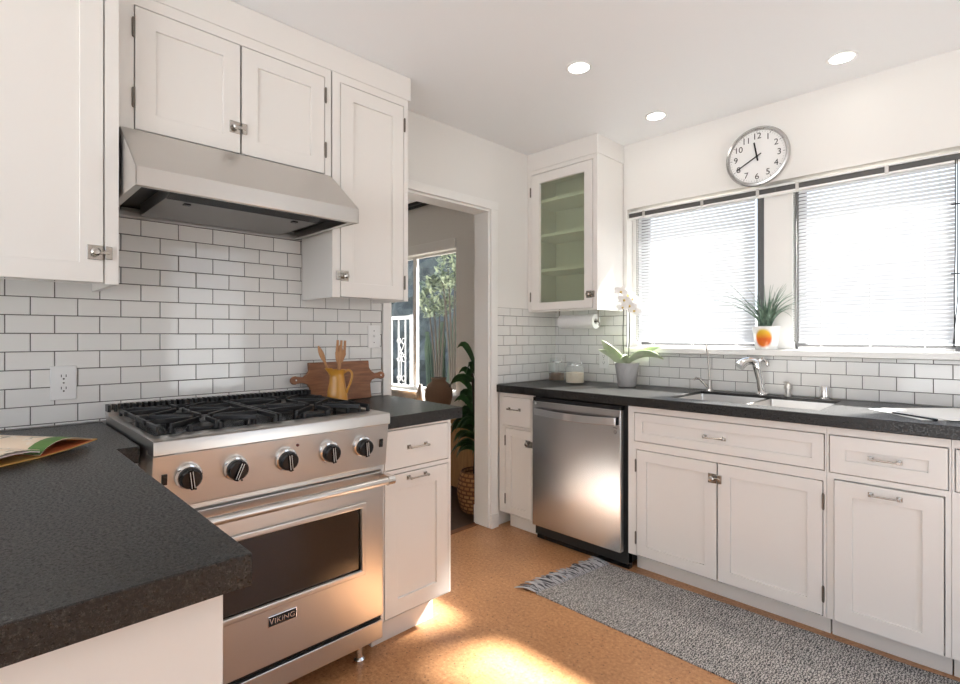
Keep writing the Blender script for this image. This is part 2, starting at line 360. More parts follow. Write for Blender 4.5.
tiles('backsplash_back', 'white subway tile backsplash behind the sink', 'y', [(.0003, .5775, .9135, 1.408), (.5775, 2.62, .9135, 1.1175)], .904, .0645, 1.633, .128)

# ------------------------------------------------------------------ cabinet parts
def shaker(ax, u0, u1, z0, z1, front, rail=.055, th=.02, rec=.008, flat=False):
    b = nb(); f = (lambda u, v, w: P(ax, u, w, v))
    if flat: bx(b, ax, u0, u1, front-th, front, z0, z1)
    else:
        plate(b, u0, u1, z0, z1, [(u0+rail, u1-rail, z0+rail, z1-rail)], front-th, front, f)
        bx(b, ax, u0+rail-.004, u1-rail+.004, front-th+.002, front-rec, z0+rail-.004, z1-rail+.004)
    return b
def pull(ax, u, z, front, parent, w=.085):
    b = nb()
    for s in (-1, 1): bx(b, ax, u+s*w/2-.0045, u+s*w/2+.0045, front, front+.026, z-.0045, z+.0045); bx(b, ax, u+s*w/2-.009, u+s*w/2+.009, front, front+.003, z-.009, z+.009)
    tube(b, [P(ax, u-w/2-.006, front+.022, z), P(ax, u+w/2+.006, front+.022, z)], .0038, 8)
    obj('handle', b, m_nickel, parent, bevel=.0008, seg=1, label='small nickel bar handle')
def latch(ax, u, z, front, parent, s=1):
    b = nb(); bx(b, ax, u-.019, u+.019, front, front+.004, z-.022, z+.022); bx(b, ax, u+s*.024, u+s*.042, front, front+.010, z-.019, z+.019); bx(b, ax, u-.004 if s > 0 else u-.036, u+.036 if s > 0 else u+.004, front+.006, front+.012, z-.005, z+.005)
    lathe(b, [(.006, 0), (.006, .008), (.012, .012), (.013, .018), (.008, .023), (0, .024)], P(ax, u, front+.003, z), 16, axis=P(ax, 0, 1, 0))
    obj('latch', b, m_nickel, parent, bevel=.0008, seg=1, label='square nickel cabinet latch')
def hinge(ax, u, zs, front, parent, name='hinge'):
    for z in zs:
        b = nb(); cyl(b, P(ax, u, front+.003, z-.028), P(ax, u, front+.003, z+.028), .0048, n=10)
        for q in (-.03, .03): lathe(b, [(.003, -.003), (.0045, 0), (.003, .003), (0, .004)], P(ax, u, front+.003, z+q), 8)
        obj('hinge', b, m_pewter, parent, label='dark metal hinge barrel')
G = .0032
def cabinet(name, label, ax, u0, u1, z0, z1, front, openings, back=.0105, lip=.035, toe=None, mat_=None, cat='cabinet', top=True):
    """face-framed carcass; openings = (u0,u1,z0,z1) cut through the frame"""
    r = thing(name, label, cat, P(ax, (u0+u1)/2, front/2, z0 if toe is None else 0))
    b = nb(); f = (lambda u, v, w: P(ax, u, w, v)); t = .018
    plate(b, u0, u1, z0, z1, openings, front-.021, front, f)
    bx(b, ax, u0, u0+t, back, front-.021, z0, z1); bx(b, ax, u1-t, u1, back, front-.021, z0, z1)
    bx(b, ax, u0+t, u1-t, back, front-.021, z0+lip, z0+lip+t); 
    if top: bx(b, ax, u0+t, u1-t, back, front-.021, z1-t, z1)
    bx(b, ax, u0+t, u1-t, back, back+.008, z0+lip+t, z1-t)
    obj('carcass', b, mat_ or m_cab, r, bevel=.0012, seg=1)
    if toe:
        b = nb(); bx(b, ax, toe[1], toe[2], back, toe[0], .0005, z0-.0003); obj('toe_kick', b, m_cab, r)
    return r
def door(r, ax, u0, u1, z0, z1, front, rail=.06, latch_at=None, hinges=None, pull_at=None, name='door', flat=False, ls=1, hu=None):
    d = obj(name, shaker(ax, u0+G, u1-G, z0+G, z1-G, front+.0015, rail, flat=flat), m_cab, r, bevel=.0016)
    if latch_at: latch(ax, latch_at[0], latch_at[1], front+.0015, d, ls)
    if hinges: hinge(ax, hu, hinges, front+.001, d)
    if pull_at: pull(ax, pull_at[0], pull_at[1], front+.0015, d)
    return d

# wall cabinets on the range wall
F1 = .292
r = cabinet('wall_cabinet', 'large white wall cabinet at the far left, beside the hood', 'x', -3.55, -2.714, 1.380, 2.350, .3737, [(-3.50, -2.75, 1.381, 2.315)])
door(r, 'x', -3.50, -3.125, 1.381, 2.315, .3737, .058)
door(r, 'x', -3.125, -2.75, 1.381, 2.315, .3737, .058, latch_at=(-2.774, 1.474))
r = cabinet('wall_cabinet', 'short two-door white wall cabinet above the range hood', 'x', -2.706, -1.950, 1.886, 2.350, F1, [(-2.659, -1.978, 1.902, 2.312)], lip=.001)
door(r, 'x', -2.659, -2.319, 1.902, 2.312, F1, .06, latch_at=(-2.342, 1.997), hinges=(2.235, 2.005), hu=-2.661)
door(r, 'x', -2.319, -1.978, 1.902, 2.312, F1, .06, hinges=(2.235, 2.005), hu=-1.976)
r = cabinet('wall_cabinet', 'tall single-door white wall cabinet between the hood and the doorway', 'x', -1.944, -1.546, 1.3885, 2.350, F1, [(-1.908, -1.57, 1.3895, 2.315)])
door(r, 'x', -1.908, -1.57, 1.3895, 2.315, F1, .063, latch_at=(-1.887, 1.482), hinges=(2.226, 1.476), hu=-1.568, ls=-1)
# glass-door wall cabinet in the corner
F2 = .3133
r = cabinet('wall_cabinet', 'white corner wall cabinet with a frosted green glass door', 'y', .0015, .5555, 1.3853, 2.344, F2, [(.031, .524, 1.394, 2.316)])
b = nb(); u0, u1, z0, z1 = .031+G, .524-G, 1.394+G, 2.316-G
plate(b, u0, u1, z0, z1, [(.104, .460, 1.447, 2.250)], F2-.019, F2+.0015, lambda u, v, w: P('y', u, w, v)); d = obj('door', b, m_cab, r, bevel=.0016)
b = nb(); bx(b, 'y', .1, .464, F2-.021, F2-.016, 1.443, 2.254); obj('glass_panel', b, m_frost, d, label='frosted green glass panel')
latch('y', .497, 1.482, F2+.0015, d); hinge('y', .029, (2.20, 1.487), F2, d)
for z in (1.664, 1.897, 2.131):
    b = nb(); bx(b, 'y', .0205, .536, .02, F2-.0215, z-.010, z+.010); obj('shelf', b, m_white, r)

# base cabinets, range wall
r = cabinet('base_cabinet', 'white base cabinet with one drawer and one door, right of the range', 'x', -1.929, -1.5746, .128, .8648, .6328, [(-1.915, -1.588, .70, .857), (-1.915, -1.588, .1285, .684)], toe=(.555, -1.92, -1.61))
door(r, 'x', -1.915, -1.588, .70, .857, .6328, name='drawer', flat=True, pull_at=(-1.755, .781))
door(r, 'x', -1.915, -1.588, .1285, .684, .6328, .062, pull_at=(-1.757, .660))
r = thing('base_cabinet', 'white peninsula base cabinet under the dark worktop at the lower left', 'cabinet', (.8, -3.4, 0))
b = nb(); box(b, .0105, 1.497, -4.2, -2.788, .10, .8648); obj('carcass', b, m_cab, r, bevel=.002)
b = nb(); box(b, 1.497, 1.512, -4.2, -2.785, .02, .8645); obj('end_panel', b, m_cab, r, bevel=.0015)
b = nb(); box(b, .02, 1.44, -4.15, -2.86, .0005, .0997); obj('toe_kick', b, m_cab, r)
r = cabinet('base_cabinet', 'narrow white filler cabinet between the peninsula and the range', 'x', -2.787, -2.6975, .10, .8648, .55, [(-2.78, -2.704, .13, .855)], toe=(.49, -2.785, -2.70))
door(r, 'x', -2.78, -2.704, .13, .855, .55, flat=True)
# worktops
def slab(name, label, poly, z0=.8652, z1=.9124):
    b = nb(); prism(b, poly, fz, z0, z1); o = obj(name, b, m_granite, bevel=.002, seg=2, origin=(*poly[0], z0)); return tag(o, label, 'countertop')
slab('countertop', 'dark speckled granite peninsula worktop in the foreground', [(.0092, -4.2), (1.5457, -4.2), (1.5457, -2.757), (.595, -2.757), (.595, -2.702), (.0092, -2.702)])
slab('countertop', 'short dark granite worktop between the range and the doorway', [(.0092, -1.927), (.650, -1.927), (.632, -1.505), (.0195, -1.475), (.0195, -1.504), (.0092, -1.504)])
b = nb(); plate(b, .0095, 2.7, -.640, -.0095, [(1.10, 1.755, -.515, -.105)], .8652, .9124, fz)
tag(obj('countertop', b, m_granite, bevel=.003, origin=(0, -.3, .8652)), 'long dark granite worktop holding the sink', 'countertop')

# base cabinets, sink wall
F3 = .61
r = cabinet('base_cabinet', 'narrow white base cabinet left of the dishwasher', 'y', .012, .2965, .098, .8648, F3, [(.037, .280, .655, .840), (.065, .284, .1, .641)], toe=(.555, .06, .2965))
door(r, 'y', .037, .280, .655, .840, F3, name='drawer', flat=True, pull_at=(.145, .763))
door(r, 'y', .065, .284, .1, .641, F3, .045, latch_at=(.256, .562), hinges=(.56, .19), hu=.067)
r = cabinet('base_cabinet', 'wide white sink base cabinet with two doors and a false drawer', 'y', .930, 1.803, .098, .8648, F3, [(.963, 1.797, .683, .832), (.974, 1.792, .1, .643)], toe=(.525, .935, 1.80), top=False)
door(r, 'y', .963, 1.797, .683, .832, F3, .042, name='drawer', pull_at=(1.368, .756))
door(r, 'y', .974, 1.3785, .1, .643, F3, .054, latch_at=(1.358, .569), hinges=(.56, .19), hu=.974)
door(r, 'y', 1.3785, 1.792, .1, .643, F3, .054, hinges=(.56, .19), hu=1.792)
r = cabinet('base_cabinet', 'white base cabinet with one drawer above one door, right of the sink base', 'y', 1.804, 2.172, .098, .8648, F3, [(1.811, 2.166, .68, .832), (1.828, 2.156, .1, .658)], toe=(.525, 1.806, 2.17))
door(r, 'y', 1.811, 2.166, .68, .832, F3+.002, .052, name='drawer', pull_at=(1.988, .757))
door(r, 'y', 1.828, 2.156, .1, .658, F3+.012, .058, pull_at=(1.99, .624))
r = cabinet('base_cabinet', 'white base cabinet cut off by the right picture edge', 'y', 2.173, 2.70, .098, .8648, F3, [(2.180, 2.69, .68, .832), (2.20, 2.68, .1, .658)], toe=(.525, 2.175, 2.70))
door(r, 'y', 2.180, 2.69, .68, .832, F3, .052, name='drawer', pull_at=(2.44, .757))
door(r, 'y', 2.20, 2.68, .1, .658, F3, .058)

# ------------------------------------------------------------------ dishwasher
t = thing('dishwasher', 'stainless steel dishwasher with a curved bar handle', 'dishwasher', (.615, -.3, 0))
b = nb(); box(b, .304, .922, -.598, -.03, .03, .860); obj('tub', b, m_dark, t)
b = nb(); box(b, .318, .908, -.648, -.600, .098, .838); dd = obj('door', b, m_steel_v, t, bevel=.004)
b = nb(); box(b, .320, .906, -.640, -.600, .8385, .858); obj('shadow_strip', b, m_black, t)  # black strip stands in for the shadow under the worktop
b = nb(); pts = [(.355, -.648, .780)] + [(.355 + (.535)*k/14, -.673-.026*math.sin(math.pi*k/14), .780-.006*math.sin(math.pi*k/14)) for k in range(15)] + [(.89, -.648, .780)]
for i, (p, q) in enumerate(zip(pts, pts[1:])):
    pass
rings = []
for i, p in enumerate(pts):
    p = Vector(p); rings.append([b.verts.new(p + Vector((0, dy, dz))) for dy, dz in ((-.006, -.02), (.006, -.02), (.006, .02), (-.006, .02))])
for A, B in zip(rings, rings[1:]):
    for k in range(4): face(b, (A[k], A[(k+1) % 4], B[(k+1) % 4], B[k]))
face(b, rings[0]); face(b, rings[-1])
obj('handle', b, mat('polished_steel', (.72, .72, .73), .14, 1), dd, smooth=35, bevel=.002, label='curved bright steel handle')
b = nb(); lathe(b, [(.006, 0), (.0085, 0), (.0085, .0006), (.006, .0006), (.006, 0)], (.876, -.6482, .722), 20, axis=Vector((0, -1, 0)))
for k in range(4): box(b, .866+k*.006, .870+k*.006, -.6486, -.6482, .742, .746)
obj('emblem', b, m_grey, dd)
b = nb(); lathe(b, [(0, 0), (.007, 0), (.007, .0006), (0, .0006)], (.345, -.6482, .824), 16, axis=Vector((0, -1, 0))); obj('badge', b, m_white, dd, label='tiny pale badge')
b = nb(); box(b, .306, .922, -.585, -.555, .001, .095); kp = obj('toe_panel', b, m_black, t, label='black toe panel')
for x in (.33, .90):
    b = nb(); cyl(b, (x, -.5855, .06), (x, -.5885, .06), .006, n=12); obj('screw', b, m_chrome, kp)

# ------------------------------------------------------------------ range
RX, y0, y1 = .66, -2.693, -1.933
t = thing('kitchen_range', 'stainless steel gas range with five black knobs', 'range', (.35, (y0+y1)/2, 0))
b = nb(); box(b, .03, .625, y0, y1, .10, .905); obj('body', b, m_steel, t)
for yy in (y0+.07, y1-.07):
    for xx in (.10, .60):
        b = nb(); lathe(b, [(.02, .0005), (.02, .012), (.013, .02), (.013, .0995)], (xx, yy, 0), 14); obj('leg', b, m_chrome, t)
b = nb(); plate(b, .03, .64, y0, y1, [(.085, .605, y0+.022, y1-.022)], .9052, .9375, fz); prism(b, [(.64, .8955), (.696, .8955), (.7, .8995), (.7, .931), (.6985, .935), (.694, .9375), (.64, .9375)], lambda u, v, w: (u, w, v), y0, y1)
obj('cooktop_rim', b, m_steel, t, smooth=40)
b = nb(); box(b, .086, .604, y0+.023, y1-.023, .9055, .912); obj('burner_pan', b, m_black, t)
# slotted rear trim
b = nb(); box(b, .012, .075, y0, y1, .938, .952); box(b, .012, .024, y0, y1, .952, .976)
n = 40
for k in range(n+1):
    yy = y0 + .003 + (y1-y0-.006)*k/n; box(b, .024, .072, yy-.0045, yy+.0045, .952, .976, 1)
bt = obj('back_trim', b, [m_steel, m_iron], t, label='slotted rear vent trim')
b = nb(); box(b, .0245, .060, y0+.004, y1-.004, .9525, .957); obj('vent_recess', b, m_steel, bt)
ym = (y0+y1)/2
bxs = (.215, .475)
bys = (y0+.19, y1-.19)
for yy in bys:
    for xx in bxs:
        b = nb(); lathe(b, [(.062, .9122), (.06, .918), (.05, .920), (.05, .928), (.047, .930), (.046, .936), (.02, .938), (0, .938)], (xx, yy, 0), 28)
        obj('burner', b, m_iron, t, smooth=35)
for k, (ya, yb) in enumerate(((y0+.026, ym-.002), (ym+.002, y1-.026))):
    b = nb(); r_ = .0065; zt = .957
    def bar(p, q, h=.014, w=.009):
        p, q = Vector(p), Vector(q); d = q-p; M = Matrix.Rotation(math.atan2(d.y, d.x), 3, 'Z'); rot_box(b, (p+q)/2, d.length, w, h, M)
    xa, xb = .092, .606
    for xx in (xa+.006, (xa+xb)/2): bar((xx, ya, zt), (xx, yb, zt))
    for yy in (ya+.006, yb-.006): bar((xa, yy, zt), (xb, yy, zt))
    cy = bys[k]
    for cx_ in bxs:
        for a in range(8):
            an = a*math.pi/4; dx, dy = math.cos(an), math.sin(an)
            lim = min(abs(.124/dx) if abs(dx) > 1e-3 else 9, abs((yb-ya)/2-.006)/abs(dy) if abs(dy) > 1e-3 else 9)
            bar((cx_+dx*.032, cy+dy*.032, zt+.002), (cx_+dx*lim, cy+dy*lim, zt+.002), .015, .009)
            if dx > .5 and cx_ > .4: box(b, cx_+dx*lim-.009, cx_+dx*lim, cy+dy*lim-.0045, cy+dy*lim+.0045, .938, zt)
    for xx in (xa+.006, (xa+xb)/2, xb-.006):
        for f in (0, .25, .5, .75, 1):
            yy = ya+.006+(yb-ya-.012)*f; box(b, xx-.0055, xx+.0055, yy-.0055, yy+.0055, .9125 if .1 < xx < .6 else .938, zt)
    obj('grate', b, m_iron, t, bevel=.002, seg=2, label='black cast iron burner grate')
# control panel
b = nb(); prism(b, [(.626, .742), (.672, .742), (.690, .8945), (.626, .8945)], lambda u, v, w: (u, w, v), y0, y1); cp = obj('control_panel', b, m_steel, t, bevel=.002)
nrm = Vector((.1525, 0, -.018)).normalized(); nrm = Vector((.993, 0, -.117))
def onp(y, z, d=0): return Vector((.672 + (z-.742)/.1525*.018, y, z)) + nrm*d
knobs = (-2.605, -2.478, -2.323, -2.173, -2.044)
for i, y in enumerate(knobs):
    c = onp(y, .829)
    b = nb(); lathe(b, [(0, 0), (.037, 0), (.037, .005), (.035, .011), (.028, .015), (0, .015)], c, 32, axis=nrm); bz = obj('knob', b, m_chrome, cp, smooth=35, label='control knob with chrome ring and black grip')
    b = nb(); lathe(b, [(.0295, .0152), (.0305, .019), (.0285, .035), (.025, .039), (0, .0395)], c, 28, axis=nrm)
    M = nrm.to_track_quat('Z', 'Y').to_matrix() @ Matrix.Rotation(R(8 if i != 1 else -20), 3, 'Z')
    for s in (-1, 1): rot_box(b, c + nrm*.030 + M @ Vector((0, s*.0, 0)), .013, .058, .028, M)
    kk = obj('knob_grip', b, m_blackplastic, cp, smooth=40, bevel=.0015, label='black grip of a control knob')
    b = nb()
    for s in (-1, 1): rot_box(b, c + nrm*.0445 + M @ Vector((s*.0035, 0, 0)),   .0014, .048, .001, M)
    obj('pointer', b, m_white, cp)
    b = nb(); box(b, c.x-.001, c.x+.0006, y+.018, y+.023, .784, .789); obj('mark', b, m_dark, cp)
for y in (-2.664, -1.962):
    b = nb(); c = onp(y, .828); rot_box(b, c+nrm*.002, .006, .014, .030, Matrix.Rotation(R(6.7), 3, 'Y')); obj('switch', b, m_black, cp, bevel=.001, label='small black rocker switch')
b = nb(); lathe(b, [(0, 0), (.005, 0), (.005, .003), (.003, .005), (0, .0055)], onp(-2.285, .868), 14, axis=nrm); obj('indicator_lamp', b, mat('indicator', (.10, .02, .015), .2), cp)
# vent strip, door, kick panel
b = nb(); box(b, .626, .655, y0+.001, y1-.001, .722, .738); obj('vent_strip', b, m_steel, t, bevel=.002)
zd0, zd1 = .176, .716
wy0, wy1, wz0, wz1 = -2.594, -2.032, .372, .600
b = nb(); plate(b, y0+.003, y1-.003, zd0, zd1, [(wy0, wy1, wz0, wz1)], .627, RX, fx); dr = obj('oven_door', b, m_steel, t, bevel=.003)
b = nb(); plate(b, wy0-.018, wy1+.018, wz0-.018, wz1+.018, [(wy0+.002, wy1-.002, wz0+.002, wz1-.002)], RX+.0002, RX+.009, fx); obj('window_frame', b, m_steel, dr, bevel=.006, seg=3)
b = nb(); box(b, .640, RX-.004, wy0+.0005, wy1-.0005, wz0+.0005, wz1-.0005); obj('oven_window', b, m_ovenglass, dr, label='dark glass oven window')
b = nb(); hz = .694; hx = RX+.058
tube(b, [(hx, y0+.012, hz), (hx, y1-.012, hz)], .0135, 20); 
ho = obj('handle', b, m_steel, dr, smooth=40, label='thick tubular steel handle')
for yy in (y0+.012, y1-.012):
    b = nb(); cyl(b, (hx, yy-.013, hz), (hx, yy+.013, hz), .0175, n=24); prism(b, [(RX, hz+.022), (hx, hz+.016), (hx, hz-.016), (RX, hz-.006)], lambda u, v, w: (u, w, v), yy-.010, yy+.010)
    obj('handle_bracket', b, m_chrome, dr, smooth=40)
b = nb(); yc = -2.3235; box(b, RX, RX+.003, yc-.048, yc+.048, .296, .330); bd = obj('badge', b, m_chrome, dr, bevel=.001)
b = nb(); box(b, RX+.003, RX+.0036, yc-.0455, yc+.0455, .2985, .3275); obj('badge_plate', b, m_dark, dr)
M = Matrix(((0, 0, 1, RX+.0037), (1, 0, 0, yc), (0, 1, 0, .3128), (0, 0, 0, 1)))
b = nb(); text(b, 'V', .029, M @ Matrix.Translation((-.036, 0, 0)), sx=.85); text(b, 'IKING', .023, M @ Matrix.Translation((.007, -.0005, 0)), sx=1.12)
obj('lettering', b, m_chrome, dr)
b = nb(); box(b, .626, .640, y0+.003, y1-.003, .1565, .1755); obj('kick_recess', b, m_dark, t)
b = nb(); box(b, .60, .655, y0+.002, y1-.002, .085, .156); obj('kick_panel', b, m_steel, t, bevel=.003)

# ------------------------------------------------------------------ range hood
hy0, hy1 = -2.7055, -1.9795
t = thing('range_hood', 'stainless steel range hood with a sloped front', 'range hood', (.3, -2.34, 1.66))
def hp(y, x): return None
prof = [(.0105, 1.884), (.344, 1.884), (.559, 1.7096), (.559, 1.6556)]
b = nb()
for (xa, za), (xb, zb) in zip(prof, prof[1:]):
    d = Vector((zb-za, 0, -(xb-xa))); d = Vector((d.x, 0, d.z)).normalized()*.0015
    prism(b, [(xa, za), (xb, zb), (xb-abs(.0015)*(1 if xb > .5 else 0), zb-.0015), (xa-(.0015 if xa > .5 else 0), za-.0015)], lambda u, v, w: (u, w, v), hy0, hy1)
for yy in (hy0, hy1-.0015):
    prism(b, [(.0105, 1.669), (.0105, 1.884), (.344, 1.884), (.559, 1.7096), (.559, 1.6556)], lambda u, v, w: (u, w, v), yy, yy+.0015)
hd = obj('canopy', b, m_steel, t)
b = nb(); box(b, .535, .5575, hy0+.0015, hy1-.0015, 1.6556, 1.659); box(b, .02, .5575, hy0+.0015, hy0+.022, 1.660, 1.663); box(b, .02, .5575, hy1-.022, hy1-.0015, 1.660, 1.663); box(b, .0105, .045, hy0+.0015, hy1-.0015, 1.662, 1.682); obj('rim', b, m_steel, hd)
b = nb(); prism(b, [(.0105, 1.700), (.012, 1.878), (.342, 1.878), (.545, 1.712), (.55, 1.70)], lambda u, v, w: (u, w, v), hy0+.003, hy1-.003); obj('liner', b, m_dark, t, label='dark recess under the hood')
b = nb(); prism(b, [(.515, 1.7), (.515, 1.688), (.430, 1.660), (.09, 1.660), (.09, 1.7)], lambda u, v, w: (u, w, v), -2.60, -2.085); pod = obj('fan_housing', b, mat('housing_grey', (.22, .21, .20), .4, .7), t)
b = nb(); prism(b, [(.5165, 1.6865), (.5165, 1.6855), (.432, 1.6578), (.4312, 1.6588)], lambda u, v, w: (u, w, v), -2.598, -2.087); obj('filter_face', b, m_black, pod)
for yy in (-2.53, -2.16):
    b = nb(); box(b, .385, .405, yy-.010, yy+.010, 1.6545, 1.6597); obj('switch', b, m_black, pod)

# ------------------------------------------------------------------ wall plates
def plate_thing(name, label, ax, u, z, w, h, kind):
    t = thing(name, label, 'outlet' if kind != 'blank' else 'wall plate', P(ax, u, .0088, z))
    b = nb(); bx(b, ax, u-w/2, u+w/2, .0088, .0145, z-h/2, z+h/2); obj('cover_plate', b, m_white, t, bevel=.002)
    if kind == 'outlet':
        for zz in (z+.021, z-.021):
            b = nb(); prism(b, [(u+.017*math.cos(a*math.pi/12)*1.0, zz+max(-.013, min(.013, .017*math.sin(a*math.pi/12)))) for a in range(24)], lambda p, q, d: P(ax, p, d, q), .0145, .016); s = obj('socket', b, m_white, t)
            b = nb()
            for s_ in (-1, 1): bx(b, ax, u+s_*.0065-.0011, u+s_*.0065+.0011, .016, .0164, zz-.001, zz+.008)
            prism(b, [(u+.0028*math.cos(a*math.pi/6), zz-.007+.0028*math.sin(a*math.pi/6)) for a in range(12)], lambda p, q, d: P(ax, p, d, q), .016, .0164); obj('slots', b, m_dark, s)
        b = nb(); lathe(b, [(0, 0), (.003, 0), (.002, .001), (0, .001)], P(ax, u, .0145, z), 10, axis=P(ax, 0, 1, 0)); obj('screw', b, m_nickel, t)
    if kind == 'switch':
        b = nb(); bx(b, ax, u-.006, u+.006, .0145, .0155, z-.012, z+.012); bx(b, ax, u-.004, u+.004, .0155, .024, z-.001, z+.008); obj('toggle', b, m_white, t)
        for q in (-.03, .03):
            b = nb(); lathe(b, [(0, 0), (.003, 0), (.002, .001), (0, .001)], P(ax, u, .0145, z+q), 10, axis=P(ax, 0, 1, 0)); obj('screw', b, m_grey, t)
    return t
plate_thing('power_outlet', 'white double outlet on the tiles left of the range', 'x', -2.811, 1.060, .072, .117, 'outlet')
plate_thing('light_switch', 'white switch plate on the tiles beside the doorway', 'x', -1.555, 1.219, .072, .117, 'switch')
plate_thing('power_outlet', 'plain white outlet plate on the corner tiles behind the glass jars', 'y', .415, 1.065, .072, .117, 'outlet')

# ------------------------------------------------------------------ ceiling lights
for (x, y), lab in (((.923, -1.043), 'recessed ceiling light nearest the doorway wall'), ((.925, -.295), 'recessed ceiling light above the corner glass cabinet'), ((1.794, -.283), 'recessed ceiling light above the right sink window')):
    t = thing('ceiling_light', lab, 'ceiling light', (x, y, H), 'recessed ceiling lights')
    b = nb(); lathe(b, [(.058, -.0005), (.060, -.004), (.055, -.008), (.046, -.006), (.046, -.0005), (.058, -.0005)], (x, y, H), 36); obj('trim_ring', b, m_white, t, smooth=40)
    b = nb(); lathe(b, [(0, -.001), (.0458, -.001), (.0455, -.004), (0, -.004)], (x, y, H), 32); obj('lens', b, m_emit, t, label='glowing lens')
    ld = bpy.data.lights.new('lamp', 'SPOT'); ld.energy = 12; ld.color = (1, .93, .84); ld.spot_size = R(80); ld.spot_blend = .6; ld.shadow_soft_size = .045
    lo = bpy.data.objects.new('lamp', ld); COL.objects.link(lo); lo.parent = t; lo.location = (0, 0, -.012)

# ------------------------------------------------------------------ clock
t = thing('wall_clock', 'round wall clock with a silver rim and black numerals', 'clock', (1.366, -.001, 2.189))
cc = Vector((1.366, -.0005, 2.189)); ax_ = Vector((0, -1, 0))
b = nb(); lathe(b, [(0, .0), (.150, 0), (.158, .012), (.160, .026), (.155, .036), (.146, .038), (.140, .030), (.139, .024), (0, .024)], cc, 64, axis=ax_); obj('rim', b, mat('silver_rim', (.55, .54, .53), .22, 1), t, smooth=40)
b = nb(); lathe(b, [(0, .0245), (.1385, .0245), (.1385, .0255), (0, .0255)], cc, 64, axis=ax_); obj('face', b, m_clockface, t)
def ck(r, h, d=.0262): a = R(90-h*30); return cc + Vector((r*math.cos(a), -d, r*math.sin(a)))
for h in range(1, 13):
    b = nb(); c = ck(.108, h); text(b, str(h), .045, Matrix(((1, 0, 0, c.x), (0, 0, -1, c.y), (0, 1, 0, c.z), (0, 0, 0, 1))), extrude=.0003)
    obj('numeral', b, m_dark, t)
b = nb()
for k in range(60):
    a = R(k*6); M = Matrix.Rotation(-a, 3, 'Y'); L_ = .010 if k % 5 == 0 else .005
    rot_box(b, cc + Vector((math.sin(a)*.131, -.0260, math.cos(a)*.131)), .0022 if k % 5 == 0 else .001, .0006, L_, Matrix.Rotation(a, 3, 'Y'))
obj('minute_marks', b, m_dark, t)
for nm, ang, ln, wd, dd_ in (('hour_hand', 11.66*30, .078, .008, .029), ('minute_hand', 40.2*6, .118, .006, .031)):
    a = R(ang); b = nb(); rot_box(b, cc + Vector((math.sin(a)*(ln-.025)/2, -dd_, math.cos(a)*(ln-.025)/2)), wd, .0012, ln+.025, Matrix.Rotation(a, 3, 'Y')); obj(nm, b, m_dark, t)
b = nb(); lathe(b, [(0, .026), (.006, .026), (.006, .033), (0, .034)], cc, 16, axis=ax_); obj('hub', b, m_dark, t)

# ------------------------------------------------------------------ blinds
for k, (x0, x1, hx0, hx1) in enumerate(((.640, 1.338, .582, 1.4415), (1.548, 2.150, 1.4425, 2.30))):
    t = thing('window_blind', ('left' if k == 0 else 'right') + ' white slatted blind over the sink window', 'blind', ((x0+x1)/2, .04, 1.16), 'sink window blinds')
    b = nb(); box(b, hx0, hx1, .020, .056, 1.990, 2.018); hr = obj('headrail', b, m_grey, t, label='dark metal headrail')
    b = nb(); box(b, hx0, hx1, .014, .0565, 2.0185, 2.026); box(b, hx0, hx1, .014, .0565, 1.981, 1.9895); obj('headrail_lip', b, m_white, hr)
    for q in (.12, .55, .9):
        b = nb(); xx = hx0+(hx1-hx0)*q; box(b, xx-.008, xx+.008, .012, .0198, 1.984, 2.023); obj('bracket', b, m_steel, hr, bevel=.002)
    b = nb(); pz = .0185; n = int((1.978-1.172)/pz)
    for i in range(n):
        z = 1.972 - i*pz; tl = R(47) + random.uniform(-.02, .02); w2 = .0125; dy, dz = w2*math.cos(tl), w2*math.sin(tl)
        a = [(x0, .038-dy, z-dz), (x1, .038-dy, z-dz), (x1, .038, z+.0015), (x1, .038+dy, z+dz), (x0, .038+dy, z+dz), (x0, .038, z+.0015)]
        v = [b.verts.new(p) for p in a]; face(b, (v[0], v[1], v[2], v[5])); face(b, (v[5], v[2], v[3], v[4]))
    obj('slats', b, m_slat, t)
    b = nb(); box(b, x0, x1, .025, .051, 1.1525, 1.166); obj('bottom_rail', b, m_white, t, bevel=.002)
    b = nb()
    for xx in (x0+.10, (x0+x1)/2, x1-.10): tube(b, [(xx, .023, 1.99), (xx, .023, 1.16)], .0008, 6); tube(b, [(xx, .053, 1.99), (xx, .053, 1.16)], .0008, 6)
    obj('ladder_cord', b, m_white, t)
    if k == 1:
        b = nb(); tube(b, [(2.10, .012, 1.985), (2.10, .010, 1.50)], .003, 8); obj('tilt_wand', b, m_glass, t)
        b = nb()
        for s in (0, .006):
            tube(b, [(2.152+s, .012, 1.99), (2.152+s, .010, 1.60), (2.148+s*2, .010, 1.40), (2.150-s, .010, 1.17)], .0022, 6)
        box(b, 2.138, 2.20, .008, .014, 1.795, 1.80); box(b, 2.138, 2.20, .008, .014, 1.492, 1.497)
        obj('pull_cord', b, m_dark, t, label='black blind pull cord')
# beaded chains beside the blinds
for x, lab, zb in ((.628, 'beaded grey blind chain by the left window jamb', 1.2), (1.358, 'beaded grey blind chain left of the mullion', 1.30), (1.529, 'beaded grey blind chain right of the mullion', 1.2)):
    b = nb()
    for xx in (x-.005, x+.005):
        tube(b, [(xx, .046, 1.98), (xx, .046, zb)], .0012, 6)
        z = 1.975
        while z > zb: lathe(b, [(0, -.0045), (.0038, 0), (0, .0045)], (xx, .046, z), 8); z -= .012
    tube(b, [(x-.005, .046, zb), (x, .046, zb-.008), (x+.005, .046, zb)], .0025, 6)
    tag(obj('blind_chain', b, m_alu, origin=(x, .046, 1.2)), lab, 'chain', 'blind chains')

